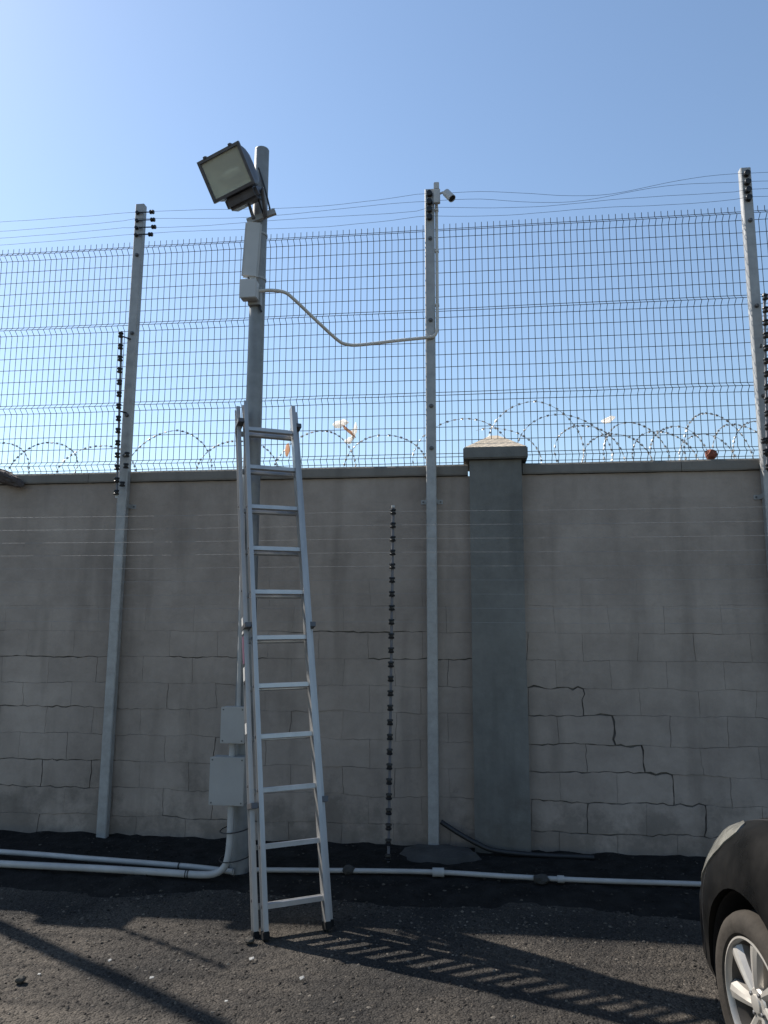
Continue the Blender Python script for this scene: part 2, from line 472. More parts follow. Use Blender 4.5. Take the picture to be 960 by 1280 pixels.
for j in range(len(ROWZ) - 1):
    i = j % 2
    spans = ([(0, 1)] if i else []) + [(k, min(k + 2, NI)) for k in range(i, NI, 2)]
    for a, b in spans:
        if nodes[a, j].x > PILX[0] + .03 and nodes[b, j].x < PILX[1] - .03: continue
        loop = []
        def run(p, q, horiz, sx, sz, rev):
            pts, g = edge(*((q, p) if rev else (p, q)), horiz)
            seq = list(reversed(pts)) if rev else pts
            for w, vg in seq:
                loop.append(w + V((sx * g * vg / 2, sz * g * vg / 2)))
            return g
        idx = list(range(a, b + 1))
        # corner helper
        def corner(n, gh, gv, sx, sz):
            loop.append(nodes[n] + V((sx * gv / 2, sz * gh / 2)))
        gl_ = edge((a, j), (a, j + 1), False)[1]; gr_ = edge((b, j), (b, j + 1), False)[1]
        gb = [edge((k, j), (k + 1, j), True)[1] for k in idx[:-1]]
        gt = [edge((k, j + 1), (k + 1, j + 1), True)[1] for k in idx[:-1]]
        corner((a, j), gb[0], gl_, 1, 1)
        for n_, k in enumerate(idx[:-1]):
            run((k, j), (k + 1, j), True, 0, 1, False)
            if k + 1 < b: loop.append(nodes[k + 1, j] + V((0, (gb[n_] + gb[n_ + 1]) / 4)))
        corner((b, j), gb[-1], gr_, -1, 1)
        run((b, j), (b, j + 1), False, -1, 0, False)
        corner((b, j + 1), gt[-1], gr_, -1, -1)
        for n_ in range(len(idx) - 2, -1, -1):
            k = idx[n_]
            run((k + 1, j + 1), (k, j + 1), True, 0, -1, True)
            if k > a: loop.append(nodes[k, j + 1] + V((0, -(gt[n_] + gt[n_ - 1]) / 4)))
        corner((a, j + 1), gt[0], gl_, 1, -1)
        run((a, j + 1), (a, j), False, 1, 0, True)
        c = sum(loop, V((0, 0))) / len(loop)
        yo = random.uniform(-.0012, .0012) * (2.6 if ROWZ[j] < 1 else (.3 if ROWZ[j] < 1.6 else 0))
        mb = MB(); n_ = len(loop)
        for yy, ins in ((yo, .0006 if ROWZ[j] < 1.6 else 0), (.0135, 0)):
            for p in loop:
                d = (c - p); d = d / max(abs(d.x), abs(d.y))
                mb.v.append(V((p.x + d.x * ins, yy, p.y + d.y * ins)))
        mb.f.append(tuple(range(n_)))
        for q in range(n_):
            mb.f.append((q, n_ + q, n_ + (q + 1) % n_, (q + 1) % n_))
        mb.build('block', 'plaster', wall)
# coping in cast lengths
xe = [-14, -10.2, -7.6, -5.28, -3.05, -1.62, -.006, .398, 1.55, 3.3, 5.1, 8, 12]
for a, b in zip(xe[:-1], xe[1:]):
    if a == -.006: continue
    mb = MB(); n_ = max(2, int((b - a) / .12)); prof = []
    for q in range(n_ + 1):
        x = a + .002 + (b - a - .004) * q / n_
        w = .004 * nz(x * 3, 7.7); w2 = .005 * nz(x * 2.1, 1.3); w3 = .003 * nz(x * 9, 4.2)
        prof.append([V((x, -.022 + w, COPE_B + .001 + w3)), V((x, -.026 + w, COPE_B + .012)), V((x, -.024 + w, WALL_TOP - .014 + w2)), V((x, -.014 + w, WALL_TOP + w2)), V((x, .215, WALL_TOP + w2 + .004)), V((x, .225, COPE_B + .001))])
    for row in prof: mb.v += row
    for q in range(n_):
        for r_ in range(6):
            r2_ = (r_ + 1) % 6
            mb.f.append((q * 6 + r_, q * 6 + r2_, (q + 1) * 6 + r2_, (q + 1) * 6 + r_))
    mb.f.append(tuple(range(6))); mb.f.append(tuple(n_ * 6 + r_ for r_ in range(6)))
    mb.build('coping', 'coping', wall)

def pillar(cx, hw=.193):
    mb = MB()
    rows = 24
    for q in range(rows + 1):
        z = -.12 + (2.80 + .12) * q / rows
        for sx, yy in ((-1, -.088), (1, -.088), (1, .30), (-1, .30)):
            mb.v.append(V((cx + sx * (hw + .0035 * nz(z * 2.5, sx, cx)), yy + .003 * nz(z * 3, yy, 2), z)))
    for q in range(rows):
        for r_ in range(4):
            r2_ = (r_ + 1) % 4
            mb.f.append((q * 4 + r_, q * 4 + r2_, (q + 1) * 4 + r2_, (q + 1) * 4 + r_))
    mb.f.append((0, 1, 2, 3)); mb.f.append(tuple(rows * 4 + r_ for r_ in range(4)))
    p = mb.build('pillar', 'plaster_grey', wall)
    # capping stone: slab and shallow pyramid
    o = .045
    MB().cbox((cx - hw - o, -.088 - o, 2.803), (cx + hw + o, .30 + o, 2.893), .008).build('cap_slab', 'plaster_grey', p, 30)
    mb = MB(); o2 = o - .012; zt = 3.03
    B = [V((cx - hw - o2, -.088 - o2, 2.894)), V((cx + hw + o2, -.088 - o2, 2.894)), V((cx + hw + o2, .30 + o2, 2.894)), V((cx - hw - o2, .30 + o2, 2.894))]
    T = [V((cx - .03, .08, zt)), V((cx + .03, .08, zt)), V((cx + .03, .13, zt)), V((cx - .03, .13, zt))]
    mb.v = B + T
    mb.f = [(0, 1, 5, 4), (1, 2, 6, 5), (2, 3, 7, 6), (3, 0, 4, 7), (4, 5, 6, 7), (3, 2, 1, 0)]
    mb.build('cap_pyramid', 'captop', p)
    return p
for cx in (.196, -4.72, 5.11): pillar(cx)

# ------------------------------------------------------------------ fence posts
PY0, PY1 = -.092, -.032                                # front and back of the posts
POST_TOP = 5.06
ins_disc = MB().lathe([(.009, .002), (.022, 0), (.024, -.006), (.017, -.012), (.017, -.02), (.024, -.026), (.022, -.034), (.009, -.036)], axis=(0, 1, 0), n=14).mesh('insulator', None, 35)
ins_disc.materials.append(M['insulator'])
bolt_m = MB().lathe([(.017, 0), (.017, -.007), (.011, -.008), (.011, -.019), (.004, -.021)], axis=(0, 1, 0), n=8).mesh('clamp_bolt', None, 30)
bolt_m.materials.append(M['bolt'])
INZ = (4.975, 4.905, 4.84, 4.775)
BENDS = (2.845, 3.335, 4.02, 4.70)
def post(x, label, w=.076, arms=False, lean=0.0, POST_TOP=5.06):
    t = thing('fence_post', label, 'fence post', (x, -.06, 0), 'galvanised posts of the mesh fence')
    L = lambda z: lean * (z - 2.5)
    mb = MB()
    h = w / 2; c = .006; th = .004
    # rolled rectangular tube, open top with visible wall thickness
    ring = [(-h + c, PY0), (h - c, PY0), (h, PY0 + c), (h, PY1 - c), (h - c, PY1), (-h + c, PY1), (-h, PY1 - c), (-h, PY0 + c)]
    n_ = len(ring); zs = [-.12, 1.2, 2.5, 3.8, POST_TOP]
    for z in zs: mb.v += [V((x + L(z) + a, b, z)) for a, b in ring]
    mb.v += [V((x + L(POST_TOP) + a * .88, (b - (PY0 + PY1) / 2) * .86 + (PY0 + PY1) / 2, POST_TOP)) for a, b in ring]
    mb.v += [V((x + L(POST_TOP) + a * .88, (b - (PY0 + PY1) / 2) * .86 + (PY0 + PY1) / 2, POST_TOP - .2)) for a, b in ring]
    for q in range(len(zs) + 1):
        for r_ in range(n_):
            r2_ = (r_ + 1) % n_
            mb.f.append((q * n_ + r_, q * n_ + r2_, (q + 1) * n_ + r2_, (q + 1) * n_ + r_))
    mb.f.append(tuple((len(zs) + 1) * n_ + r_ for r_ in range(n_)))
    mb.build('shaft', 'galv', t)
    for z in INZ:
        inst(ins_disc, 'insulator', t, (x + L(z) - (.012 if arms else .0), PY0, z)).scale = (.62,) * 3 if arms else (1, 1, 1)
        if arms:
            a = MB().tube([(x + L(z) - .01, PY0 - .012, z), (x + L(z) + .10 + .012 * (INZ.index(z) % 3), PY0 - .014, z - .004)], .0045, 6)
            ao = a.build('insulator_arm', 'insulator', t)
            MB().lathe([(.006, 0), (.017, .006), (.019, .016), (.012, .022), (.019, .03), (.016, .04), (.005, .044)], (x + L(z) + .095 + .012 * (INZ.index(z) % 3), PY0 - .014, z - .004), (1, 0, -.05), 12).build('arm_knob', 'insulator', ao, 35)
    for z in (4.60, 3.92, 3.23, 2.90):
        inst(bolt_m, 'clamp_bolt', t, (x + L(z) + .004, PY0, z))
    # wall strap holding the post to the blockwork
    for z in (2.50, .55):
        if z < 1: continue
        for sx in (-1, 1):
            bm_ = MB()
            q0, q1, q2 = h + .0005, h + .0045, .082
            poly = [(q0, PY0 + .01), (q1, PY0 + .01), (q1, -.0055), (q2, -.0055), (q2, 0), (q0, 0)]
            bm_.v = [V((x + sx * a_, b_, zz)) for zz in (z - .017, z + .017) for a_, b_ in poly]
            bm_.f = [(0, 1, 2, 5), (2, 3, 4, 5), (6, 7, 8, 11), (8, 9, 10, 11)] + [(i, (i + 1) % 6, 6 + (i + 1) % 6, 6 + i) for i in range(6)]
            bo = bm_.build('wall_strap', 'galv', t)
            MB().lathe([(.007, 0), (.007, -.006)], (x + sx * .066, -.0056, z), (0, 1, 0), 6).build('strap_bolt', 'bolt', bo)
    return t
post(-2.725, 'galvanised fence post with four black arm insulators at its top, left of the ladder', arms=True, lean=.005)
post(-.284, 'galvanised fence post carrying the small white camera, between ladder and pillar', POST_TOP=5.025)
post(2.128, 'galvanised fence post with sunlit left face at the right edge', POST_TOP=5.035)
post(-5.36, 'galvanised fence post left of the frame, casting the diagonal shadow', w=.12)
post(4.56, 'galvanised fence post beyond the right edge above the dark car')
PX = [-7.7, -5.36, -2.725, -.284, 2.128, 4.56]

# ------------------------------------------------------------------ mesh fence panels with V bends
def panel(xa, xb, label):
    t = thing('mesh_fence_panel', label, 'fence panel', ((xa + xb) / 2, .03, WALL_TOP), 'welded mesh panels on top of the wall')
    Y = .020
    path = [(Y, WALL_TOP + .006)]
    zh = [];
    for b in BENDS:
        path += [(Y, b - .036), (Y - .040, b), (Y, b + .036)]
    path.append((Y, BENDS[-1] + .036 + .045))
    r = .0026
    mb = MB(); n_ = max(2, round((xb - xa) / .05))
    bow = [0.0]
    for i in range(n_ + 1):
        x = xa + (xb - xa) * i / n_
        wob = .003 * nz(x * 7, xa)
        mb.tube([(x + wob + .003 * nz(x * 5, z), y, z) for y, z in path], r, 4, False)
    o = mb.build('vertical_wires', 'wire', t); o['kind'] = 'stuff'
    mb = MB()
    zs = [(b + d, -.040 if d == 0 else 0) for b in BENDS for d in (-.036, 0, .036)]
    for b0, b1 in zip(BENDS[:-1], BENDS[1:]):
        k = round((b1 - b0 - .072) / .1)
        zs += [(b0 + .036 + (b1 - b0 - .072) * q / k, 0) for q in range(1, k)]
    for z, dy in zs:
        mb.tube([(xa + (xb - xa) * q / 6, Y + dy - .005, z + .004 * nz(q + xa, z * 5)) for q in range(7)], r, 4, False)
    o = mb.build('horizontal_wires', 'wire', t); o['kind'] = 'stuff'
    return t
plabels = ['dark welded mesh panel off the left edge beyond the left post', 'dark welded mesh panel at the left edge, left of the left post', 'dark welded mesh panel behind the floodlight pole and ladder',
           'dark welded mesh panel above the pillar, right of the camera post', 'dark welded mesh panel right of the rightmost post']
for a, b, lb in zip(PX[:-1], PX[1:], plabels): panel(a + .01, b - .01, lb)

# ------------------------------------------------------------------ live wires on top
names4 = ('topmost', 'second', 'third', 'lowest')
for k, z in enumerate(INZ):
    pts = []
    zs = {0: [0, 0, 0, 0, 0, 0]}
    for a, b in zip(PX[:-1], PX[1:]):
        N = 24
        for q in range(N):
            u = q / N; x = a + (b - a) * u
            sag = -.03 * math.sin(PI * u) * (1 if k else .4)
            tang = 0
            if a > -.5 and b < 3:                       # slack tangle between the camera post and the right post
                tang = (.05 * math.sin(2 * PI * u * 1.15 + k * 1.7) * math.sin(PI * u)) if k in (0, 1) else .012 * math.sin(9 * u + k)
                if k == 0: tang -= .08 * math.sin(PI * min(1, u * 1.25)) ** 2
            if -2.8 < a < -1: tang = .012 * math.sin(7 * u + 2 * k) - (.03 * math.sin(PI * u) if k == 0 else 0)
            pts.append(V((x, PY0 - .018 - .004 * k, z + sag + tang + .004 * nz(x * 4, k))))
    mb = MB().tube(pts, .0015, 4, False)
    tag(mb.build('live_wire', 'wire'), names4[k] + ' of the four thin slack wires running above the mesh fence', 'wire', 'live wires above the fence')

# ------------------------------------------------------------------ razor wire behind the mesh
def razor():
    t = thing('razor_wire_coil', 'looping coil of razor wire lying along the wall top behind the mesh', 'razor wire', (-1, .28, WALL_TOP))
    pxs = [-6.9, -6.3, -5.7, -5.2, -4.6, -4.05, -3.60, -3.15, -2.47, -1.9, -1.21, -.70, -.05, .54, .95, 1.27, 1.62, 1.86, 2.25, 2.7, 3.2, 3.8]
    top = [3.12, 3.15, 3.1, 3.14, 3.1, 3.14, 3.13, 3.09, 3.21, 3.10, 3.17, 3.12, 3.24, 3.37, 3.15, 3.17, 3.13, 3.23, 3.15, 3.2, 3.1, 3.15]
    pts = []
    for k in range(len(pxs) - 1):
        N = 36
        rs = random.uniform(-.1, .1)
        for q in range(N):
            u = q / N; ph = 2 * PI * u
            xc = pxs[k] + (pxs[k + 1] - pxs[k]) * u
            zt = top[k] + (top[k + 1] - top[k]) * u
            rad = (zt - 2.72) / 2 * (1 + .12 * math.sin(ph + rs * 20))
            pts.append(V((xc + (.75 + rs) * rad * math.sin(ph), .24 + .10 * math.sin(ph + 1.1) + .03 * nz(k + u * 3), zt - rad + rad * math.cos(ph) + .012 * nz(k * 3 + u * 5, 8))))
    MB().tube(pts, .0018, 4, False).build('core_wire', 'razor', t)
    pts2 = [V((p.x + .23, p.y + .07, 2.74 + (p.z - 2.74) * .86 + .03 * nz(p.x * 2.3, 4))) for p in pts[::-1] if p.x > -.2]
    MB().tube(pts2, .0016, 4, False).build('core_wire', 'razor', t)
    pts = pts + pts2
    mb = MB(); acc = 0
    for i in range(1, len(pts) - 1):
        acc += (pts[i] - pts[i - 1]).length
        if acc > .036:
            acc = 0
            d = (pts[i + 1] - pts[i - 1]).normalized()
            s_ = d.cross(V((random.uniform(-1, 1), random.uniform(-1, 1), random.uniform(-1, 1)))).normalized()
            n_ = d.cross(s_) * .0035
            p = pts[i]; e = .0075
            vs = []
            for nn in (n_, -n_):
                vs += [p + d * .011 + s_ * e + nn, p + d * .004 + nn, p + d * .011 - s_ * e + nn, p - d * .011 - s_ * e + nn, p - d * .004 + nn, p - d * .011 + s_ * e + nn]
            mb.add(vs, [(0, 1, 4, 5), (1, 2, 3, 4), (6, 11, 10, 7), (7, 10, 9, 8), (0, 6, 7, 1), (1, 7, 8, 2), (2, 8, 9, 3), (3, 9, 10, 4), (4, 10, 11, 5), (5, 11, 6, 0)])
    o = mb.build('barbs', 'razor', t); o['kind'] = 'stuff'
razor()

def rag(name, label, cat, c, sx, sy, sz, m, seed, rot=0, sub=2, amp=.35):
    """a crumpled closed sheet"""
    bm = bmesh.new()
    bmesh.ops.create_icosphere(bm, subdivisions=sub, radius=1)
    R = Matrix.Rotation(rot, 3, 'Y')
    for v in bm.verts:
        q = v.co * 1.7 + V((seed, seed * 1.3, 0))
        k = 1 + amp * nz(q.x, q.y, q.z) + amp * .8 * nz(q.x * 2.7, q.y * 2.7, q.z * 2.7)
        v.co = R @ V((v.co.x * sx * k, v.co.y * sy * k, v.co.z * sz * k)) + V(c)
    me = bpy.data.meshes.new(name); bm.to_mesh(me); bm.free()
    me.materials.append(M[m])
    o = bpy.data.objects.new(name, me); COL.objects.link(o)
    me.transform(Matrix.Translation(-V(c))); o.location = c
    tag(o, label, cat); MATW[o.name] = Matrix.Translation(V(c))
    return o
b1 = thing('plastic_bag', 'torn white plastic bag snagged on razor wire right of the ladder', 'plastic bag', (-.98, .17, 3.16))
for nm, c, sx, sy, sz, mm, sd_, ro in (('bag_body', (-1.03, .17, 3.185), .055, .012, .032, 'bag', 2, -.25), ('torn_strip', (-.965, .17, 3.125), .070, .008, .011, 'bag_p', 4, .75),
                                     ('torn_flap', (-.915, .175, 3.115), .018, .006, .062, 'bag', 6, .25), ('torn_flap', (-.955, .175, 3.045), .034, .006, .022, 'bag', 8, -.6)):
    o_ = rag(nm, None, None, c, sx, sy, sz, mm, sd_, ro, 3, .55)
    o_.parent = b1; o_.location = V(c) - V((-.98, .17, 3.16))
rag('plastic_scrap', 'small white plastic scrap caught on razor wire right of the pillar', 'plastic scrap', (1.075, .15, 3.150), .055, .02, .022, 'bag', 3, -.4)
rag('peach_plastic_scrap', 'pale peach plastic scrap caught on razor wire behind the ladder top', 'plastic scrap', (-1.46, .16, 2.975), .020, .010, .058, 'bag_p', 9, .1)
rag('brick_lump', 'broken red brick lump resting on the coping at right', 'brick lump', (1.77, .0, 2.822), .042, .045, .042, 'brick', 5)
rag('wall_debris', 'dark brown rounded debris slumped over the coping at the left edge', 'debris', (-3.73, -.075, 2.745), .17, .055, .052, 'debris', 12, .42, 3, .2)

# ------------------------------------------------------------------ insulator strips
bob = MB().lathe([(.008, -.021), (.020, -.019), (.022, -.010), (.016, -.005), (.016, .005), (.022, .010), (.020, .019), (.008, .021)], n=14).mesh('insulator', None, 35)
bob.materials.append(M['insulator'])
def strip(x0, y, z0, x1, z1, n_, label, extra=(), tip=True, foot=None):
    t = thing('insulator_strip', label, 'insulator strip', (x0, y, z0), 'upright strips of black insulators')
    MB().tube([(x0, y, foot if foot is not None else z0 - .03), (x1, y, z1 + .035)], .0095, 8).build('rod', 'rod', t, 40)
    for i in range(n_):
        u = i / (n_ - 1)
        inst(bob, 'insulator', t, (x0 + (x1 - x0) * u, y - .012, z0 + (z1 - z0) * u))
    for x, z in extra: inst(bob, 'insulator', t, (x, y - .012, z))
    if tip: MB().tube([(x1, y - .006, z1 + .03), (x1, y - .006, z1 + .045)], .012, 8).build('tip_cap', 'white', t)
    return t
strip(-.568, -.40, .056, -.538, 2.369, 25, 'tall strip of black insulators standing before the wall, between ladder and camera post', foot=-.06)
s2 = strip(-2.735, -.150, 2.590, -2.775, 3.880, 14, 'short strip of black insulators fixed along the left fence post', extra=((-2.665, 2.89), (-2.668, 2.80), (-2.690, 2.655)), tip=False)
MB().tube([(-2.735, -.152, 2.545), (-2.735, -.152, 2.575)], .011, 8).build('tip_cap', 'white', s2)
for z in (3.25, 3.87): MB().tube([(-2.76, -.150, z), (-2.725, PY0, z)], .006, 6).build('stand_off', 'insulator', s2)
s3 = strip(2.100, -.150, 2.690, 2.168, 3.955, 14, 'short strip of black insulators fixed beside the rightmost fence post', extra=((2.085, 2.88), (2.092, 2.80)), tip=False)
for z in (2.9, 3.6): MB().tube([(2.12, -.150, z), (2.14, PY0, z)], .006, 6).build('stand_off', 'insulator', s3)
s4 = strip(-4.44, -.150, 2.72, -4.42, 3.54, 9, 'short strip of black insulators off the left edge beside the far left pillar', tip=False)
MB().box((-4.46, -.15, 2.70), (-4.42, -.03, 2.73)).build('stand_off', 'insulator', s4)
ords = ('first', 'second', 'third', 'fourth', 'fifth', 'sixth', 'seventh', 'eighth', 'ninth')
for k in range(9):
    z = 2.369 - .0964 * k
    mb = MB().tube([(-6, -.40, z + .02), (-4, -.41, z - .004), (-2.2, -.415, z - .008), (-.538, -.424, z), (.8, -.415, z - .006), (2.6, -.40, z), (4.4, -.4, z + .02)], .0009, 4, False)
    tag(mb.build('strand_wire', 'steel_wire'), ords[k] + ' thin steel wire from the top, strung across the upper wall face', 'wire', 'thin wires across the wall face')

# ------------------------------------------------------------------ light pole
POX, POY, POR = -1.487, -.70, .056
pole = thing('light_pole', 'round galvanised steel lamp pole standing behind the ladder', 'pole', (POX, POY, 0))
MB().tube([(POX, POY, -.15), (POX, POY, 2.4), (POX + .002, POY, 5.03)], .066, 24, True, .052).build('shaft', 'pole', pole, 40)
MB().lathe([(.0525, 0), (.053, .004), (.050, .012), (.03, .018), (.0, .020)], (POX + .002, POY, 5.028), n=24).build('top_cap', 'pole', pole, 40)
for z in (4.02, 4.36): MB().lathe([(.058, -.008), (.061, -.008), (.061, .008), (.058, .008)], (POX, POY, z), n=20, closed=True).build('strap', 'galv', pole)

# floodlight
FC = V((-1.640, -1.0, 4.672))
fn = V((-.13, -.87, -.47)).normalized()
fa = V((.3107, -.056, .0916)); fa = (fa - fn * fa.dot(fn)).normalized()      # along the upper edge
fb = fn.cross(fa).normalized()                                                # towards the lower edge
if fb.z > 0: fb = -fb
Rf = Matrix((fa, fb, fn)).transposed()                                        # local x,y,z = along, down, out
fl = thing('floodlight', 'large grey rectangular floodlight tilted on the pole top', 'floodlight', FC, rot=Rf)
hw, hh = .172, .143
def frame_loop(hw_, hh_, z):
    return [V((-hw_, -hh_, z)), V((hw_, -hh_, z)), V((hw_, hh_, z)), V((-hw_, hh_, z))]
mb = MB()
rings = [frame_loop(hw, hh, -.004), frame_loop(hw, hh, .018), frame_loop(hw - .020, hh - .020, .020), frame_loop(hw - .022, hh - .022, -.004)]
for r_ in rings: mb.v += r_
for q in range(4):
    q2 = (q + 1) % 4
    for e in range(4):
        e2 = (e + 1) % 4
        mb.f.append((q * 4 + e, q * 4 + e2, q2 * 4 + e2, q2 * 4 + e))
fro = mb.build('front_frame', 'lamp_frame', fl, None, True)
for sx in (-.6, .6):
    MB().cbox((sx * hw - .012, -hh - .012, -.012), (sx * hw + .012, -hh + .006, .022), .003).build('clip', 'lamp_frame', fro, None, True)
MB().box((-hw + .019, -hh + .019, .004), (hw - .019, hh - .019, .008)).build('glass', 'lampglass', fl, None, True)
mb = MB()      # cast housing: bulging towards the back, deeper at the lower edge
NR = 6
for k in range(NR + 1):
    u = k / NR
    s_ = 1 - .36 * u ** 2.4
    z = -.005 - .185 * math.sin(u * PI / 2)
    N = 24
    for q in range(N):
        a = 2 * PI * q / N
        ca, sa = math.cos(a), math.sin(a)
        e = .25 + .3 * u
        x = hw * s_ * math.copysign(abs(ca) ** e, ca)
        y = hh * s_ * math.copysign(abs(sa) ** e, sa) + .02 * u
        mb.v.append(V((x, y, z)))
for k in range(NR):
    for q in range(24):
        q2 = (q + 1) % 24
        mb.f.append((k * 24 + q, k * 24 + q2, (k + 1) * 24 + q2, (k + 1) * 24 + q))
mb.f.append(tuple(NR * 24 + q for q in range(24)))
mb.build('housing', 'lamp_body', fl, 40, True)
mb = MB()
for k in range(5):
    u = k / 4; s_ = 1 - .55 * u; z = .001 - .115 * u ** .7
    mb.v += frame_loop((hw - .024) * s_, (hh - .024) * s_, z)
for k in range(4):
    for e in range(4):
        e2 = (e + 1) % 4
        mb.f.append((k * 4 + e, k * 4 + e2, (k + 1) * 4 + e2, (k + 1) * 4 + e))
mb.f.append((16, 17, 18, 19))
ro = mb.build('reflector', 'reflector', fl, None, True)
MB().lathe([(.004, -.07), (.024, -.06), (.030, -.02), (.030, .02), (.024, .055), (.016, .07)], (.01, .0, -.055), (1, 0, 0), 14).build('bulb', 'bulb', ro, 60, True)
# control gear box below the lower edge
MB().cbox((-.110, hh - .012, -.165), (.150, hh + .085, -.010), .022).build('gear_box', 'lamp_body', fl, 30, True)
for q in range(5):
    MB().box((-.10 + .05 * q, -.10, -.205), (-.092 + .05 * q, .12, -.17)).build('cooling_fin', 'lamp_body', fl, None, True)
# yoke: from both sides of the housing round to the pole
Wf = MATW['floodlight']
def FL(x, y, z): return Wf @ V((x, y, z))
yk = MB()
pr, pl_ = FL(hw + .012, .03, -.04), FL(-hw * .5, hh + .075, -.07)
yk.tube([FL(.10, hh + .06, -.05), FL(.17, hh + .03, -.08), V((POX + .07, POY - .10, 4.47)), V((POX + .05, POY - .06, 4.46))], .014, 8)
yk.tube([FL(-.02, hh + .066, -.06), FL(.03, hh + .085, -.09), V((POX - .02, POY - .09, 4.45)), V((POX - .01, POY - .055, 4.455))], .013, 8)
yk.build('yoke', 'lamp_frame', fl, 40)
MB().box((POX - .07, POY - .085, 4.435), (POX + .145, POY - .057, 4.475), Matrix.Translation(V((POX, POY, 4.45))) @ Matrix.Rotation(-.32, 4, 'Y') @ Matrix.Translation(-V((POX, POY, 4.45)))).build('cross_bracket', 'galv', fl)
MB().tube(smooth_path([(POX - .005, POY - .055, 4.86), (POX + .035, POY - .058, 4.74), (POX + .075, POY - .07, 4.60), (POX + .095, POY - .075, 4.50), (POX + .06, POY - .09, 4.465), FL(.12, hh + .05, -.07)]), .007, 6).build('cable', 'tie', fl, 60)

# panel antenna and its small box
an = thing('panel_antenna', 'flat white panel antenna strapped to the pole under the floodlight', 'antenna', (POX, POY - .08, 4.2))
Ra = Matrix.Translation(V((-1.508, POY - .098, 4.20))) @ Matrix.Rotation(math.radians(14), 4, 'Z') @ Matrix.Rotation(math.radians(2.5), 4, 'Y')
MB().cbox((-.058, -.016, -.212), (.058, .016, .212), .012, Ra).build('panel', 'white', an, 40)
MB().box((-.015, .0, -.16), (.015, .04, -.12), Ra).build('mount', 'galv', an)
MB().box((-.015, .0, .12), (.015, .04, .16), Ra).build('mount', 'galv', an)
MB().tube([Ra @ V((-.01, 0, -.21)), V((-1.50, POY - .095, 3.95))], .008, 6).build('connector', 'tie', an)
MB().tube([Ra @ V((.03, 0, -.21)), V((-1.47, POY - .095, 3.95))], .005, 6).build('connector', 'tie', an)
jb = thing('junction_box', 'small white junction box on the pole just below the panel antenna', 'junction box', (POX, POY - .1, 3.81))
MB().cbox((-1.568, POY - .145, 3.822), (-1.452, POY - .075, 3.955), .006).build('enclosure', 'white', jb, 30)
MB().cbox((-1.571, POY - .156, 3.819), (-1.449, POY - .146, 3.958), .004).build('lid', 'white', jb, 30)
MB().box((-1.53, POY - .08, 3.80), (-1.44, POY - .03, 3.93)).build('back_bracket', 'galv', jb)
MB().tube([(-1.45, POY - .06, 3.80), (-1.445, POY - .062, 3.77), (-1.436, POY - .06, 3.75)], .009, 6).build('cable_gland', 'tie', jb)

cd = thing('conduit', 'off white conduit sagging from the pole across to the camera post', 'conduit', (-1.42, POY, 3.9))
cpts = smooth_path([(-1.455, -.775, 3.90), (-1.37, -.745, 3.915), (-1.29, -.70, 3.918), (-1.235, -.655, 3.888), (-1.09, -.52, 3.77), (-.96, -.39, 3.672), (-.90, -.345, 3.652), (-.80, -.29, 3.664), (-.515, -.17, 3.735), (-.30, -.112, 3.772), (-.255, -.106, 3.785), (-.232, -.10, 3.83), (-.229, -.085, 3.92), (-.229, -.072, 4.1), (-.229, -.07, 4.6), (-.229, -.07, 4.91)], 6)
MB().tube(cpts, .0125, 10).build('tube', 'conduit', cd, 60)
for z in (4.05, 4.5, 4.85): MB().box((-.2442, -.0852, z - .008), (-.2138, -.0548, z + .008)).build('saddle', 'conduit', cd)

# camera on the middle post
sc = thing('security_camera', 'small white bullet camera on its bracket atop the middle post', 'camera', (-.225, -.09, 4.94))
MB().cbox((-.250, -.126, 4.885), (-.198, -.094, 5.005), .004).build('mounting_box', 'white', sc, 30)
MB().cbox((-.248, -.122, 5.006), (-.206, -.090, 5.065), .004).build('cable_housing', 'white', sc, 30)
MB().tube(smooth_path([(-.20, -.115, 4.965), (-.17, -.122, 4.970), (-.150, -.128, 4.957), (-.140, -.132, 4.945)], 4), .009, 8).build('arm', 'white', sc, 50)
ax_ = V((.50, -.30, -.75)).normalized(); ct = V((-.150, -.135, 4.958))
cb = MB().lathe([(.008, -.003), (.025, 0), (.028, .006), (.028, .076), (.026, .080)], ct, ax_, 18).build('barrel', 'white', sc, 40)
MB().lathe([(.026, .0802), (.026, .085), (.020, .087), (.010, .084)], ct, ax_, 18).build('lens_face', 'insulator', cb, 40)
MB().lathe([(.0285, .0), (.031, .0), (.031, .092), (.0285, .092)], ct, ax_, 18, True).build('hood', 'white', cb, 40)

# ------------------------------------------------------------------ enclosures and riser low on the pole
def encl(label, a, b, tilt=0):
    t = thing('equipment_box', label, 'equipment box', ((a[0] + b[0]) / 2, b[1], a[2]), 'grey boxes on the pole')
    MB().cbox(a, b, .006).build('enclosure', 'box', t, 30)
    MB().cbox((a[0] - .003, a[1] - .012, a[2] - .003), (b[0] + .003, a[1] - .001, b[2] + .003), .004).build('lid', 'box', t, 30)
    for sx in (a[0] + .014, b[0] - .014):
        for sz in (a[2] + .014, b[2] - .014):
            MB().lathe([(.005, 0), (.005, -.002)], (sx, a[1] - .0122, sz), (0, 1, 0), 8).build('screw', 'bolt', t)
    MB().box(((a[0] + b[0]) / 2 - .02, b[1] + .001, (a[2] + b[2]) / 2 - .03), ((a[0] + b[0]) / 2 + .06, b[1] + .03, (a[2] + b[2]) / 2 + .03)).build('back_bracket', 'galv', t)
    return t
encl('smaller upper grey equipment box on the pole, half behind the ladder', (-1.588, -.855, .835), (-1.435, -.775, 1.055))
encl('larger lower grey equipment box on the pole, half behind the ladder', (-1.645, -.865, .462), (-1.425, -.775, .748))
rs = thing('pvc_riser', 'grey pvc pipe from the left bending up into the lower equipment box', 'pipe', (-1.55, -.86, .05))
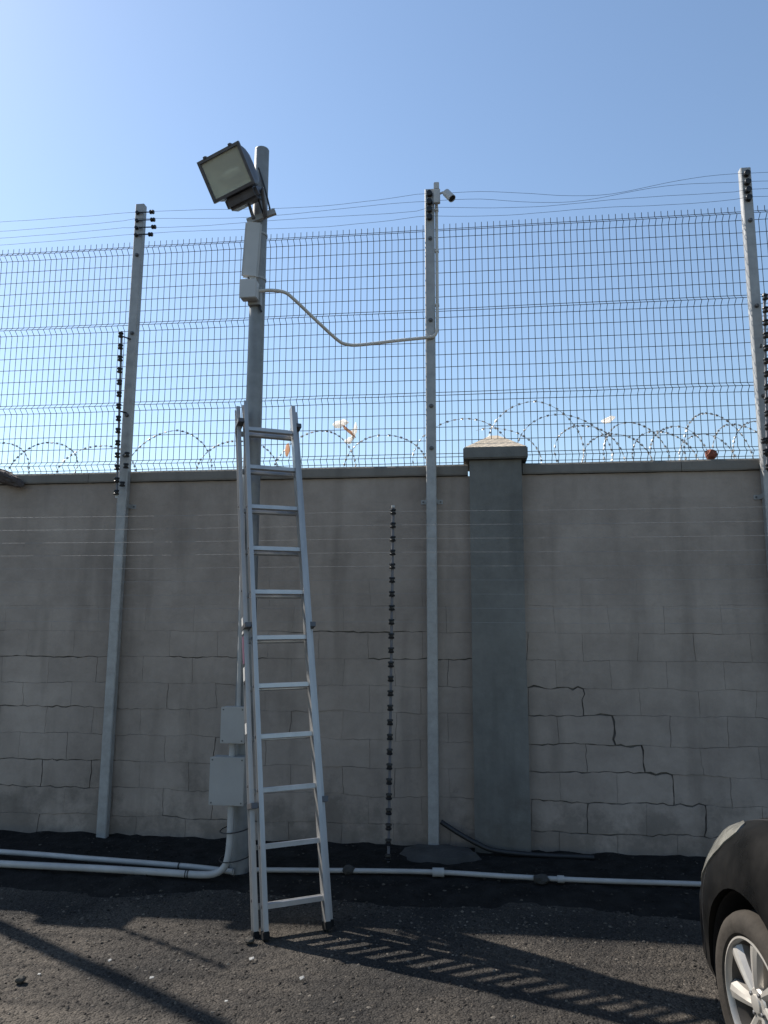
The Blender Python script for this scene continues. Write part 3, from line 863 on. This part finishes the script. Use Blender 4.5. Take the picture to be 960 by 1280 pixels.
rp = smooth_path([(-7, -.75, .06), (-5, -.79, .055), (-3.6, -.815, .05), (-3.03, -.845, .052), (-2.4, -.86, .054), (-1.95, -.872, .052), (-1.70, -.873, .048), (-1.60, -.868, .055), (-1.545, -.862, .085), (-1.520, -.855, .14), (-1.512, -.845, .25), (-1.515, -.83, .465)], 7)
MB().tube(rp, .0215, 12).build('pipe_run', 'pvc', rs, 60)
MB().tube([(-1.525, -.815, .748), (-1.525, -.815, .836)], .020, 10).build('link_pipe', 'pvc', rs, 60)
MB().tube([(-1.50, -.79, 1.055), (-1.512, -.775, 1.9), (-1.515, -.77, 2.9)], .014, 10).build('upper_riser', 'pvc', rs, 60)
for x in (-1.76, -1.775): MB().lathe([(.0218, -.003), (.0245, -.003), (.0245, .003), (.0218, .003)], (x, -.873, .0495), (1, 0, 0), 12, True).build('cable_tie', 'tie', rs)
for z, x in ((.30, -1.512), (.13, -1.522)):
    mb = MB(); pts = []
    for q in range(25):
        a = 2 * PI * q / 24
        pts.append(V((POX - .01 + .098 * math.cos(a), POY - .065 + .120 * math.sin(a), z + .012 * math.cos(a))))
    mb.tube(pts, .004, 5, False).build('cable_tie', 'tie', rs)
pu = thing('pvc_pipe', 'grey pvc pipe along the soil behind the riser pipe, left of the ladder', 'pipe', (-2.5, -.7, .05), 'pipes along the wall foot')
MB().tube(smooth_path([(-7, -.52, .07), (-5, -.56, .065), (-3.16, -.645, .062), (-2.5, -.70, .060), (-2.0, -.735, .056), (-1.72, -.758, .052), (-1.50, -.80, .05)], 6), .0172, 10).build('pipe_run', 'pvc', pu, 60)
MB().lathe([(.0175, -.004), (.0202, -.004), (.0202, .004), (.0175, .004)], (-1.87, -.745, .054), (1, -.08, 0), 12, True).build('cable_tie', 'tie', pu)
pw = thing('pvc_pipe', 'grey pvc pipe on the soil between the ladder and the dark car', 'pipe', (0, -.65, .05), 'pipes along the wall foot')
rpts = [(-1.40, -.75, .05), (-1.0, -.715, .052), (-.6, -.67, .050), (-.226, -.645, .05), (.15, -.665, .05), (.5, -.678, .05), (.9, -.668, .048), (1.32, -.655, .048), (2.4, -.64, .05), (4, -.62, .05)]
MB().tube(smooth_path(rpts, 6), .0150, 10).build('pipe_run', 'pvc', pw, 60)
MB().tube([(-.262, -.649, .05), (-.19, -.644, .05)], .027, 12).build('coupling', 'pvc', pw, 40)
MB().tube([(.50, -.678, .05), (.54, -.677, .05)], .0215, 12).build('coupling', 'pvc', pw, 40)
# dark tube along a slanting dark line, post foot to pillar
hs = MB().tube(smooth_path([(-.23, -.05, .20), (-.12, -.09, .145), (.02, -.13, .085), (.14, -.15, .05), (.40, -.16, .035), (.8, -.15, .03)], 6), .018, 8)
tag(hs.build('dark_tube', 'tie', None, 60), 'dark tube slanting from the camera post foot past the pillar base', 'hose')
# rough concrete footing
fm = MB(); N = 18
for q in range(N):
    a = 2 * PI * q / N
    r_ = 1 + .22 * nz(math.cos(a) * 2, math.sin(a) * 2, 5)
    fm.v.append(V((-.24 + .30 * r_ * math.cos(a), -.22 + .17 * r_ * math.sin(a), .0)))
for q in range(N):
    a = 2 * PI * q / N
    r_ = .82 + .25 * nz(math.cos(a) * 3, math.sin(a) * 3, 9)
    fm.v.append(V((-.24 + .30 * r_ * math.cos(a), -.22 + .17 * r_ * math.sin(a), .055 + .015 * nz(q * 1.7))))
fm.v.append(V((-.22, -.18, .07)))
fm.f = [(q, (q + 1) % N, N + (q + 1) % N, N + q) for q in range(N)] + [(N + q, N + (q + 1) % N, 2 * N) for q in range(N)]
tag(fm.build('concrete_footing', 'concrete', None, 50), 'rough grey concrete footing around the camera post base', 'footing')
# stones on the verge
def stone(name, label, c, s, m, seed, group=None):
    o = rag(name, label, 'stone', c, s * 1.15, s, s * .75, m, seed, 0, 2, .25)
    if group: o['group'] = group
    return o
stone('stone', 'dark stone holding down the pipe just right of the ladder', (-.79, -.69, .055), .038, 'stone_dark', 31, 'stones on the pipes')
stone('stone', 'dark stone holding down the pipe below the pillar', (.40, -.70, .052), .042, 'stone_dark', 41, 'stones on the pipes')
stone('stone', 'small pale stone beside the left foot of the ladder', (-1.13, -1.66, .008), .022, 'stone', 51)
stone('stone', 'small pale stone on the gravel at lower right of the ladder shadow', (-.16, -2.46, .004), .022, 'stone', 61)
stone('stone', 'flat grey stone on the gravel near the lower left corner', (-2.03, -2.18, .004), .022, 'stone', 71)

# ------------------------------------------------------------------ ladder
BL, BR = V((-1.066, -1.612, 0)), V((-.772, -1.452, 0))
TL, TR = V((-1.496, -.880, 3.056)), V((-1.208, -.722, 3.056))
lo_ = (BL + BR) / 2; lt = (TL + TR) / 2
lz = (lt - lo_).normalized(); lx = (BR - BL).normalized(); lx = (lx - lz * lx.dot(lz)).normalized()
ly = lz.cross(lx)                                  # away from the camera
Rl = Matrix((lx, ly, lz)).transposed()
lad = thing('ladder', 'two section aluminium ladder leaning against the lamp pole', 'ladder', lo_, rot=Rl)
LEN = (lt - lo_).length
def rail(name, x, y, z0, z1, w=.026, d=.062, flip=1):
    """U section rail, open side towards the middle"""
    mb = MB(); t = .004; o = flip
    ring = [(-w / 2 * o, -d / 2), (w / 2 * o, -d / 2), (w / 2 * o, -d / 2 + t), (-w / 2 * o + t * o, -d / 2 + t), (-w / 2 * o + t * o, d / 2 - t), (w / 2 * o, d / 2 - t), (w / 2 * o, d / 2), (-w / 2 * o, d / 2)]
    for z in (z0, z1): mb.v += [V((x + a, y + b, z)) for a, b in ring]
    n_ = 8
    for r_ in range(n_): mb.f.append((r_, (r_ + 1) % n_, n_ + (r_ + 1) % n_, n_ + r_))
    mb.f += [(0, 1, 2, 3), (4, 5, 6, 7), (0, 3, 4, 7), (8, 9, 10, 11), (12, 13, 14, 15), (8, 11, 12, 15)]
    return mb.build(name, 'alu', lad, None, True)
WI, WO = .164, .200
for s_ in (-1, 1):
    r1 = rail('front_rail', s_ * WI, 0, .03, LEN, flip=-s_ * -1)
    MB().cbox((s_ * WI - .017, -.036, -.005), (s_ * WI + .017, .036, .034), .004).build('foot', 'rubber', r1, None, True)
    r2 = rail('rear_rail', s_ * WO, .072, .03, LEN - .005, flip=-s_ * -1)
    MB().cbox((s_ * WO - .017, .036, -.005), (s_ * WO + .017, .108, .034), .004).build('foot', 'rubber', r2, None, True)
    for k in range(11):
        z = .145 + .2825 * k
        MB().lathe([(.009, 0), (.009, .003), (.004, .004)], (s_ * (WI + .0128), 0, z), (s_, 0, 0), 8).build('rivet', 'bolt', r1, None, True)
        if k % 2 == 0: MB().lathe([(.008, 0), (.008, .003), (.003, .004)], (s_ * (WO + .0128), .072, z + .03), (s_, 0, 0), 8).build('rivet', 'bolt', r2, None, True)
for k in range(11):
    z = .145 + .2825 * k
    for nm, hw_, y in (('front_rung', WI - .010, 0.0), ('rear_rung', WO - .010, .072)):
        mb = MB(); d, h = .014, .013
        prof = [(-d, -h), (d, -h), (d + .002, h - .003), (d, h), (-d, h), (-d - .002, h - .003), (-d - .001, 0)]
        for x in (-hw_, hw_): mb.v += [V((x, y + a, z + b)) for a, b in prof]
        n_ = len(prof)
        for r_ in range(n_): mb.f.append((r_, (r_ + 1) % n_, n_ + (r_ + 1) % n_, n_ + r_))
        mb.f += [tuple(range(n_)), tuple(range(n_, 2 * n_))]
        mb.build(nm, 'alu_rung', lad, None, True)
for s_ in (-1, 1):       # guide brackets tying the two sections together
    for z in (LEN - .16, 1.62, .62):
        MB().cbox((s_ * (WI + .015) - .004 if s_ > 0 else -WO - .0165, -.02, z), (WO + .0165 if s_ > 0 else -WI - .011, .10, z + .03), .002).build('guide_bracket', 'bolt', lad, None, True)
xl = -WO - .0135
for z0, z1, m_ in ((1.60, 1.70, 'sticker_w'), (1.42, 1.585, 'sticker_p'), (1.32, 1.40, 'sticker_w'), (1.02, 1.08, 'sticker_w')):
    MB().box((xl - .0006, .050, z0), (xl, .094, z1)).build('sticker', m_, lad, None, True)

# ------------------------------------------------------------------ dark car, nose towards the wall
CARROT = math.radians(8.0)
WR = .288                                         # tyre radius
hub = V((.962, -2.640, WR))
fw = V((-math.sin(CARROT), math.cos(CARROT), 0)); lf = V((-math.cos(CARROT), -math.sin(CARROT), 0))
HWC = .80                                         # half width to the wheel face
org = hub - lf * (HWC - .012); org.z = 0
Rc = Matrix((fw, lf, V((0, 0, 1)))).transposed()   # local x forward, y left, z up
car = thing('parked_car', 'dusty dark hatchback with silver alloy wheels parked nose to the wall', 'car', org, rot=Rc)
WB = 2.46
ST = [  # x, half width, bottom, shoulder height, centre height
    (.735, .30, .24, .46, .50), (.715, .48, .20, .545, .58), (.67, .61, .17, .61, .655), (.60, .70, .16, .675, .725), (.50, .760, .16, .73, .79), (.36, .797, .17, .775, .845),
    (.18, .812, .18, .815, .91), (0, .822, .19, .85, .955), (-.25, .826, .19, .875, .975), (-.55, .828, .18, .885, .975), (-.9, .83, .17, .885, .965), (-1.5, .83, .17, .88, .95), (-2.1, .83, .17, .90, .95),
    (-2.46, .826, .18, .91, .95), (-2.75, .81, .22, .91, .94), (-2.95, .77, .27, .89, .92), (-3.07, .70, .32, .84, .87), (-3.11, .60, .38, .78, .80)]
def section(x):
    i = 0
    while i < len(ST) - 2 and ST[i + 1][0] > x: i += 1
    P = [ST[max(i - 1, 0)], ST[i], ST[i + 1], ST[min(i + 2, len(ST) - 1)]]
    t = (ST[i][0] - x) / (ST[i][0] - ST[i + 1][0])
    w, b, s_, c = [.5 * ((2 * P[1][k]) + (P[2][k] - P[0][k]) * t + (2 * P[0][k] - 5 * P[1][k] + 4 * P[2][k] - P[3][k]) * t * t + (3 * P[1][k] - P[0][k] - 3 * P[2][k] + P[3][k]) * t ** 3) if ST[i][0] - ST[i + 1][0] < .6 else P[1][k] + (P[2][k] - P[1][k]) * t for k in (1, 2, 3, 4)]
    h = s_ - b
    tp = max(0, min(1, (x - .1) / .5)) * .10
    return [(y_ * (1 - tp * max(0, min(1, (i_ - 5.5) / 4))), z_) for i_, (y_, z_) in enumerate([(0, b), (w * .6, b), (w * .90, b + .008), (w * .965, b + .05), (w * .985, b + .16 * h), (w * .992, b + .35 * h), (w * 1.0, b + .55 * h), (w * .995, b + .68 * h), (w * .978, b + .80 * h), (w * .945, b + .91 * h), (w * .89, s_), (w * .80, s_ + .35 * (c - s_)), (w * .6, s_ + .7 * (c - s_)), (w * .3, c - .004), (0, c)])]
def surf(x, k):
    """body surface at station x, section index k (float)"""
    s_ = section(x); i = min(int(k), len(s_) - 2); t = k - i
    return V((x, s_[i][0] + (s_[i + 1][0] - s_[i][0]) * t, s_[i][1] + (s_[i + 1][1] - s_[i][1]) * t))
XS = sorted(set([.735, .728, .715, .69, .66, .62, .57, .51, .44] + [.38 - .08 * i for i in range(44)] + [-3.11, -3.07, -3.0]), reverse=True)
XS = [x for x in XS if x >= -3.11]
mb = MB()
for x in XS:
    s_ = section(x)
    full = [(y, z) for y, z in s_] + [(-y, z) for y, z in reversed(s_[1:-1])]
    mb.v += [V((x, y, z)) for y, z in full]
    K = len(full)
for i in range(len(XS) - 1):
    for k in range(K):
        k2 = (k + 1) % K
        mb.f.append((i * K + k, i * K + k2, (i + 1) * K + k2, (i + 1) * K + k))
mb.f.append(tuple(range(K))); mb.f.append(tuple((len(XS) - 1) * K + k for k in range(K)))
body_me = mb.mesh('body_raw', None, None)
tmp = bpy.data.objects.new('body_raw', body_me); COL.objects.link(tmp)
cutters = []
for ax in (0, -WB):
    for s_ in (-1, 1):
        cm = MB().lathe([(.372, .50), (.372, 1.1)] if False else [(.350, .52), (.356, 1.1)], (ax, 0, WR + .005), (0, s_, 0), 40).mesh('cut')
        co = bpy.data.objects.new('cut', cm); COL.objects.link(co)
        md = tmp.modifiers.new('b', 'BOOLEAN'); md.operation = 'DIFFERENCE'; md.object = co; md.solver = 'EXACT'
        cutters.append(co)
bpy.context.view_layer.update()
ev = tmp.evaluated_get(bpy.context.evaluated_depsgraph_get())
bm2 = bpy.data.meshes.new_from_object(ev)
for o in cutters + [tmp]: bpy.data.objects.remove(o)
for p in bm2.polygons: p.use_smooth = True
bm2.set_sharp_from_angle(angle=math.radians(38))
bm2.name = 'body'
bm2.materials.clear(); bm2.materials.append(M['paint'])
body = bpy.data.objects.new('body', bm2); COL.objects.link(body); body.parent = car; MATW[body.name] = MATW[car.name]
def patch(name, m, parent, x0, x1, k0, k1, nx=10, nk=6, off=.004, side=1, shape=None):
    """a panel lying on the body surface, with thickness"""
    mb = MB()
    def pt(x, k, o):
        p = surf(x, k); e = 1e-3
        du = surf(x - .01, k) - surf(x + .01, k); dk = surf(x, min(13.9, k + .05)) - surf(x, k - .05)
        n_ = du.cross(dk).normalized()
        if n_.y < 0: n_ = -n_
        q = p + n_ * o
        return V((q.x, q.y * side, q.z))
    for o in (off, -.01):
        for i in range(nx + 1):
            for j in range(nk + 1):
                u, w = i / nx, j / nk
                a, b = (shape(u, w) if shape else (x0 + (x1 - x0) * u, k0 + (k1 - k0) * w))
                mb.v.append(pt(a, b, o))
    R_ = nk + 1; O = (nx + 1) * R_
    for i in range(nx):
        for j in range(nk):
            q = (i * R_ + j, i * R_ + j + 1, (i + 1) * R_ + j + 1, (i + 1) * R_ + j)
            mb.f.append(q); mb.f.append(tuple(O + a for a in reversed(q)))
    bd = [i * R_ for i in range(nx + 1)] + [nx * R_ + j for j in range(1, R_)] + [i * R_ + nk for i in range(nx - 1, -1, -1)] + [j for j in range(nk - 1, 0, -1)]
    for a, b in zip(bd, bd[1:] + bd[:1]): mb.f.append((a, b, O + b, O + a))
    return mb.build(name, m, parent, 40, True)
for side in (1, -1):
    def hl(u, w):
        k = 6.4 + 4.5 * w
        T_ = [(0, .575), (.25, .43), (.5, .30), (.75, .20), (.9, .23), (1.001, .36)]
        for (w0, a0), (w1, a1) in zip(T_[:-1], T_[1:]):
            if w0 <= w <= w1: xr = a0 + (a1 - a0) * (w - w0) / (w1 - w0)
        xf = .722 - .05 * w ** 3
        return (xr + (xf - xr) * u, k)
    h_ = patch('headlight', 'lens', car, 0, 0, 0, 0, 12, 12, .006, side, hl)
    f_ = patch('fog_light', 'chrome', car, .645, .675, 4.6, 5.9, 4, 4, .006, side)
    patch('tail_light', 'redlens', car, -2.99, -3.06, 7, 10, 4, 5, .006, side)
    # wheel arch liner
    for ax in (0, -WB):
        mb = MB(); N = 22
        for q in range(N + 1):
            a = PI * (-.10) + PI * 1.2 * q / N
            for y in (.53, .775): mb.v.append(V((ax + .348 * math.cos(a), side * y, WR + .005 + .348 * math.sin(a))))
        for q in range(N): mb.f.append((2 * q, 2 * q + 1, 2 * q + 3, 2 * q + 2))
        mb.add([(ax - .36, side * .532, .2), (ax + .36, side * .532, .2), (ax + .36, side * .532, .62), (ax - .36, side * .532, .62)], [(0, 1, 2, 3)])
        mb.build('arch_liner', 'trim', car, 60, True)
    patch('bumper_gap', 'trim', car, .405, .41, 4.0, 7.6, 1, 8, .0012, side)
    # door outlines and handles
    for x in (-.52, -1.42, -2.12):
        patch('door_gap', 'trim', car, x, x - .008, 4.2, 9.6, 1, 8, .0012, side)
    for x in (-1.25, -2.0):
        hd = MB().cbox((x - .16, side * .828 - .004, .735), (x, side * .828 + .022, .765), .008).build('door_handle', 'paint', car, 40, True)
    mir = MB().cbox((-.86, side * .88 - .09, .93), (-.74, side * .88 + .09, 1.07), .03).build('wing_mirror', 'paint', car, 40, True)
    MB().box((-.867, side * .88 - .07, .95), (-.8615, side * .88 + .07, 1.05)).build('mirror_glass', 'chrome', mir, None, True)
# greenhouse
GS = [(-.62, .72, .93, .945), (-.95, .70, .93, 1.20), (-1.25, .66, .93, 1.385), (-1.6, .63, .93, 1.44), (-2.1, .62, .93, 1.44), (-2.55, .62, .93, 1.39), (-2.85, .63, .93, 1.20), (-3.02, .66, .92, .94)]
mb = MB()
for x, w, b, t in GS:
    h = t - b
    prof = [(.78, b - .05), (.775, b), (w + (.775 - w) * .55, b + .45 * h), (w, b + .86 * h), (w - .08, t - .01), (w * .5, t), (0, t + .008)]
    full = prof + [(-y, z) for y, z in reversed(prof[:-1])]
    mb.v += [V((x, y, z)) for y, z in full]; K = len(full)
for i in range(len(GS) - 1):
    for k in range(K - 1):
        mb.f.append((i * K + k, i * K + k + 1, (i + 1) * K + k + 1, (i + 1) * K + k))
mb.f.append(tuple(range(K))); mb.f.append(tuple((len(GS) - 1) * K + k for k in range(K)))
roof = mb.build('cabin', 'paint', car, 35, True)
def cab(x, f):
    i = 0
    while i < len(GS) - 2 and GS[i + 1][0] > x: i += 1
    t = (GS[i][0] - x) / (GS[i][0] - GS[i + 1][0])
    _, w, b, tp = [a + (c - a) * t for a, c in zip(GS[i], GS[i + 1])]
    return w + (.775 - w) * (1 - f) ** 1.0 * .95, b + (tp - b) * f
for side in (1, -1):
    for xa, xb, nm in ((-.98, -1.46, 'front_window'), (-1.52, -2.08, 'rear_window'), (-2.16, -2.62, 'quarter_window')):
        mb = MB(); N = 5; R_ = 0
        for i in range(N + 1):
            x = xa + (xb - xa) * i / N
            for f in (.10, .45, .80):
                y, z = cab(x, f)
                mb.v.append(V((x, side * (y + .012), z)))
        for i in range(N):
            for j in range(2): mb.f.append((i * 3 + j, i * 3 + j + 1, (i + 1) * 3 + j + 1, (i + 1) * 3 + j))
        mb.build(nm, 'carglass', car, 40, True)
for nm, x0, z0, x1, z1, w0, w1, o in (('windscreen', -.64, .962, -1.20, 1.352, .66, .56, 1), ('rear_screen', -3.0, .98, -2.62, 1.34, .58, .52, -1)):
    d = V((.02 * o, 0, .016))
    a = [V((x0, -w0, z0)) + d, V((x0, w0, z0)) + d, V((x1, w1, z1)) + d, V((x1, -w1, z1)) + d]
    a2 = [p - d * .5 for p in a]
    MB().add(a + a2, [(0, 1, 2, 3), (7, 6, 5, 4), (0, 1, 5, 4), (1, 2, 6, 5), (2, 3, 7, 6), (3, 0, 4, 7)]).build(nm, 'carglass', car, None, True)
# front grille, number plate recess, bumper lip
MB().cbox((.70, -.26, .29), (.745, .26, .38), .01).build('grille', 'trim', car, None, True)
patch('bonnet_gap', 'trim', car, .45, -.55, 11.0, 11.06, 16, 1, .0012, 1)
patch('bonnet_gap', 'trim', car, .45, -.55, 11.0, 11.06, 16, 1, .0012, -1)
# underside
MB().box((-2.9, -.6, .16), (.6, .6, .2)).build('underbody', 'trim', car, None, True)

def wheel(ax, side, label=None, steer=0):
    rim_r = .201
    c = V((ax, side * HWC, WR))
    A = (0, side, 0)
    root = MB()
    # tyre: sidewall bulge, shoulder and tread
    prof = [(rim_r + .002, -.012), (rim_r + .014, .004), (rim_r + .036, .011), (rim_r + .058, .008), (WR - .012, -.004), (WR - .003, -.020), (WR, -.035), (WR, -.16), (WR - .004, -.175), (rim_r + .05, -.195), (rim_r + .01, -.19), (rim_r, -.17)]
    w = MB().lathe(prof, c, A, 56, True).build('wheel', 'tyre', car, 30, True)
    rp = [(rim_r + .003, -.010), (rim_r + .004, -.002), (rim_r - .003, .000), (rim_r - .008, -.008), (rim_r - .010, -.022), (rim_r + .001, -.022)]
    MB().lathe(rp, c, A, 56, True).build('rim', 'alloy', w, 35, True)
    rp = [(rim_r - .0105, -.023), (rim_r - .016, -.045), (rim_r - .022, -.08), (rim_r - .02, -.17), (rim_r + .0, -.172), (rim_r + .0, -.023)]
    MB().lathe(rp, c, A, 56, True).build('rim_barrel', 'alloy_in', w, 35, True)
    MB().lathe([(.150, -.095), (.150, -.08), (.07, -.078)], c, A, 36).build('brake_disc', 'disc', w, 30, True)
    MB().lathe([(rim_r - .024, -.13), (rim_r - .024, -.128), (.05, -.127)], c, A, 36).build('wheel_back', 'alloy_in', w, None, True)
    ca = V((1, 0, 0)); cb_ = V((0, 0, 1))
    for q in range(7):
        a = 2 * PI * q / 7 + math.radians(38)
        rd = ca * math.cos(a) + cb_ * math.sin(a); tg = -ca * math.sin(a) + cb_ * math.cos(a)
        mb = MB(); secs = []
        # radial sections: (radius, half width, front height, ridge)
        for r_, hwid, fz in ((.030, .016, -.020), (.070, .019, -.014), (.115, .024, -.011), (.160, .029, -.010), (.186, .033, -.012), (.192, .033, -.026)):
            base = c + V((0, side, 0)) * 0
            Q = []
            for tt, zz in ((-hwid, fz - .012), (-hwid * .75, fz), (0, fz + .004), (hwid * .55, fz - .003), (hwid, fz - .020), (hwid * .9, fz - .045), (-hwid * .9, fz - .045)):
                Q.append(c + rd * r_ + tg * (tt + .012 * (r_ - .1) / .1) + V((0, side * zz, 0)))
            secs.append(Q)
        for Q in secs: mb.v += Q
        for i in range(len(secs) - 1):
            for j in range(7):
                j2 = (j + 1) % 7
                mb.f.append((i * 7 + j, i * 7 + j2, (i + 1) * 7 + j2, (i + 1) * 7 + j))
        mb.f.append(tuple(range(7))); mb.f.append(tuple((len(secs) - 1) * 7 + j for j in range(7)))
        mb.build('spoke', 'alloy', w, 28, True)
    MB().lathe([(.052, -.05), (.052, -.022), (.046, -.016), (.030, -.014), (.028, -.008), (.022, -.006), (.004, -.005)], c, A, 28).build('hub_cap', 'alloy', w, 30, True)
    for q in range(4):
        a = 2 * PI * q / 4 + .5
        MB().lathe([(.008, -.02), (.008, -.010), (.005, -.008)], c + (ca * math.cos(a) + cb_ * math.sin(a)) * .040, A, 6).build('lug_nut', 'bolt', w, None, True)
    return w
for ax in (0, -WB):
    for s_ in (1, -1): wheel(ax, s_)

# ------------------------------------------------------------------ litter and gravel
sp = [(.0, 'white paper scrap at the lower left corner of the gravel', (-1.97, -2.13)), (.4, 'cream paper scrap right of the diagonal shadow stripe', (-1.45, -2.10)), (.9, 'white paper scrap on gravel below the ladder feet', (-.78, -2.02)),
      (.2, 'upright white scrap on gravel left of the ladder shadow', (-1.05, -2.26)), (1.2, 'tiny white scrap beside the diagonal shadow at left', (-1.72, -1.96)), (.7, 'white scrap close to the left ladder foot', (-1.06, -1.86))]
for k, (a, lb, (x, y)) in enumerate(sp):
    mb = MB(); s_ = .0055 + .0025 * (k % 3)
    T = Matrix.Translation(V((x, y, .006))) @ Matrix.Rotation(a, 4, 'Z') @ Matrix.Rotation(.25, 4, 'X')
    P = [(-1.2, -.7, 0), (-.2, -.8, .2), (1.1, -.5, .1), (1.3, .5, .35), (.2, .8, .15), (-1, .6, .3)]
    mb.v = [T @ (V(p) * s_) for p in P] + [T @ (V(p) * s_ + V((0, 0, .002))) for p in P]
    mb.f = [(5, 4, 3, 2, 1, 0), (6, 7, 8, 9, 10, 11)] + [(i, (i + 1) % 6, 6 + (i + 1) % 6, 6 + i) for i in range(6)]
    tag(mb.build('paper_scrap', 'scrap'), lb, 'litter', 'litter on the gravel')

def gravel(name, n_, xr, yr, smin, smax, m, label, seed):
    rnd = random.Random(seed)
    vs, fs = [], []
    base = [V((1, 0, 0)), V((-1, 0, 0)), V((0, 1, 0)), V((0, -1, 0)), V((0, 0, 1)), V((.6, .6, .5)), V((-.6, .5, .55)), V((-.5, -.6, .5)), V((.6, -.6, .5))]
    faces = [(0, 2, 5), (2, 6, 5), (2, 1, 6), (1, 7, 6), (1, 3, 7), (3, 8, 7), (3, 0, 8), (0, 5, 8), (4, 5, 6), (4, 6, 7), (4, 7, 8), (4, 8, 5)]
    for _ in range(n_):
        x, y = rnd.uniform(*xr), rnd.uniform(*yr)
        if nz(x * 1.7, y * 1.7, 11) + rnd.uniform(-.6, .6) < -.22: continue
        s_ = smin * (smax / smin) ** (rnd.random() ** 2.4)
        a = rnd.uniform(0, 6.28); ca, sa = math.cos(a), math.sin(a)
        sx, sy, sz = s_ * rnd.uniform(.8, 1.3), s_ * rnd.uniform(.7, 1.1), s_ * rnd.uniform(.45, .85)
        z = gz(x, y)
        o = len(vs)
        for b in base:
            k = rnd.uniform(.78, 1.18)
            px, py = b.x * sx * k, b.y * sy * k
            vs.append((x + px * ca - py * sa, y + px * sa + py * ca, z + b.z * sz * k - .001))
        fs += [tuple(o + i for i in f) for f in faces]
    me = bpy.data.meshes.new(name); me.from_pydata(vs, [], fs); me.update()
    me.materials.append(M[m])
    o = bpy.data.objects.new(name, me); COL.objects.link(o)
    return tag(o, label, 'gravel', kind='stuff')
def stone_mat(name, cols):
    m = bpy.data.materials.new(name); m.use_nodes = True
    n, l = m.node_tree.nodes, m.node_tree.links
    b = n['Principled BSDF']; b.inputs['Roughness'].default_value = .92; b.inputs['Specular IOR Level'].default_value = .2
    g = n.new('ShaderNodeNewGeometry')
    r = n.new('ShaderNodeValToRGB')
    for i, (p, c) in enumerate(cols):
        e = r.color_ramp.elements[i] if i < 2 else r.color_ramp.elements.new(p)
        e.position = p; e.color = (*c, 1)
    l.new(g.outputs['Random Per Island'], r.inputs[0]); l.new(r.outputs[0], b.inputs['Base Color'])
    return m
M['gravel'] = stone_mat('gravel_stones', [(0, (.012, .011, .010)), (1, (.15, .132, .11)), (.35, (.036, .031, .026)), (.8, (.085, .072, .058))])
gravel('gravel', 52000, (-3.6, 3.2), (-3.6, -.95), .0028, .0115, 'gravel', 'loose dark gravel over the worn asphalt', 5)

_gz = gz
def gz(x, y): return bank(x, y)
M['soil_chips'] = stone_mat('soil_chips', [(0, (.008, .0075, .007)), (1, (.10, .088, .072)), (.5, (.016, .0145, .013)), (.9, (.034, .030, .026))])
gravel('soil_rubble', 12000, (-4.2, 3.2), (-1.25, -.03), .003, .013, 'soil_chips', 'dark soil crumbs and chips along the wall foot', 9)
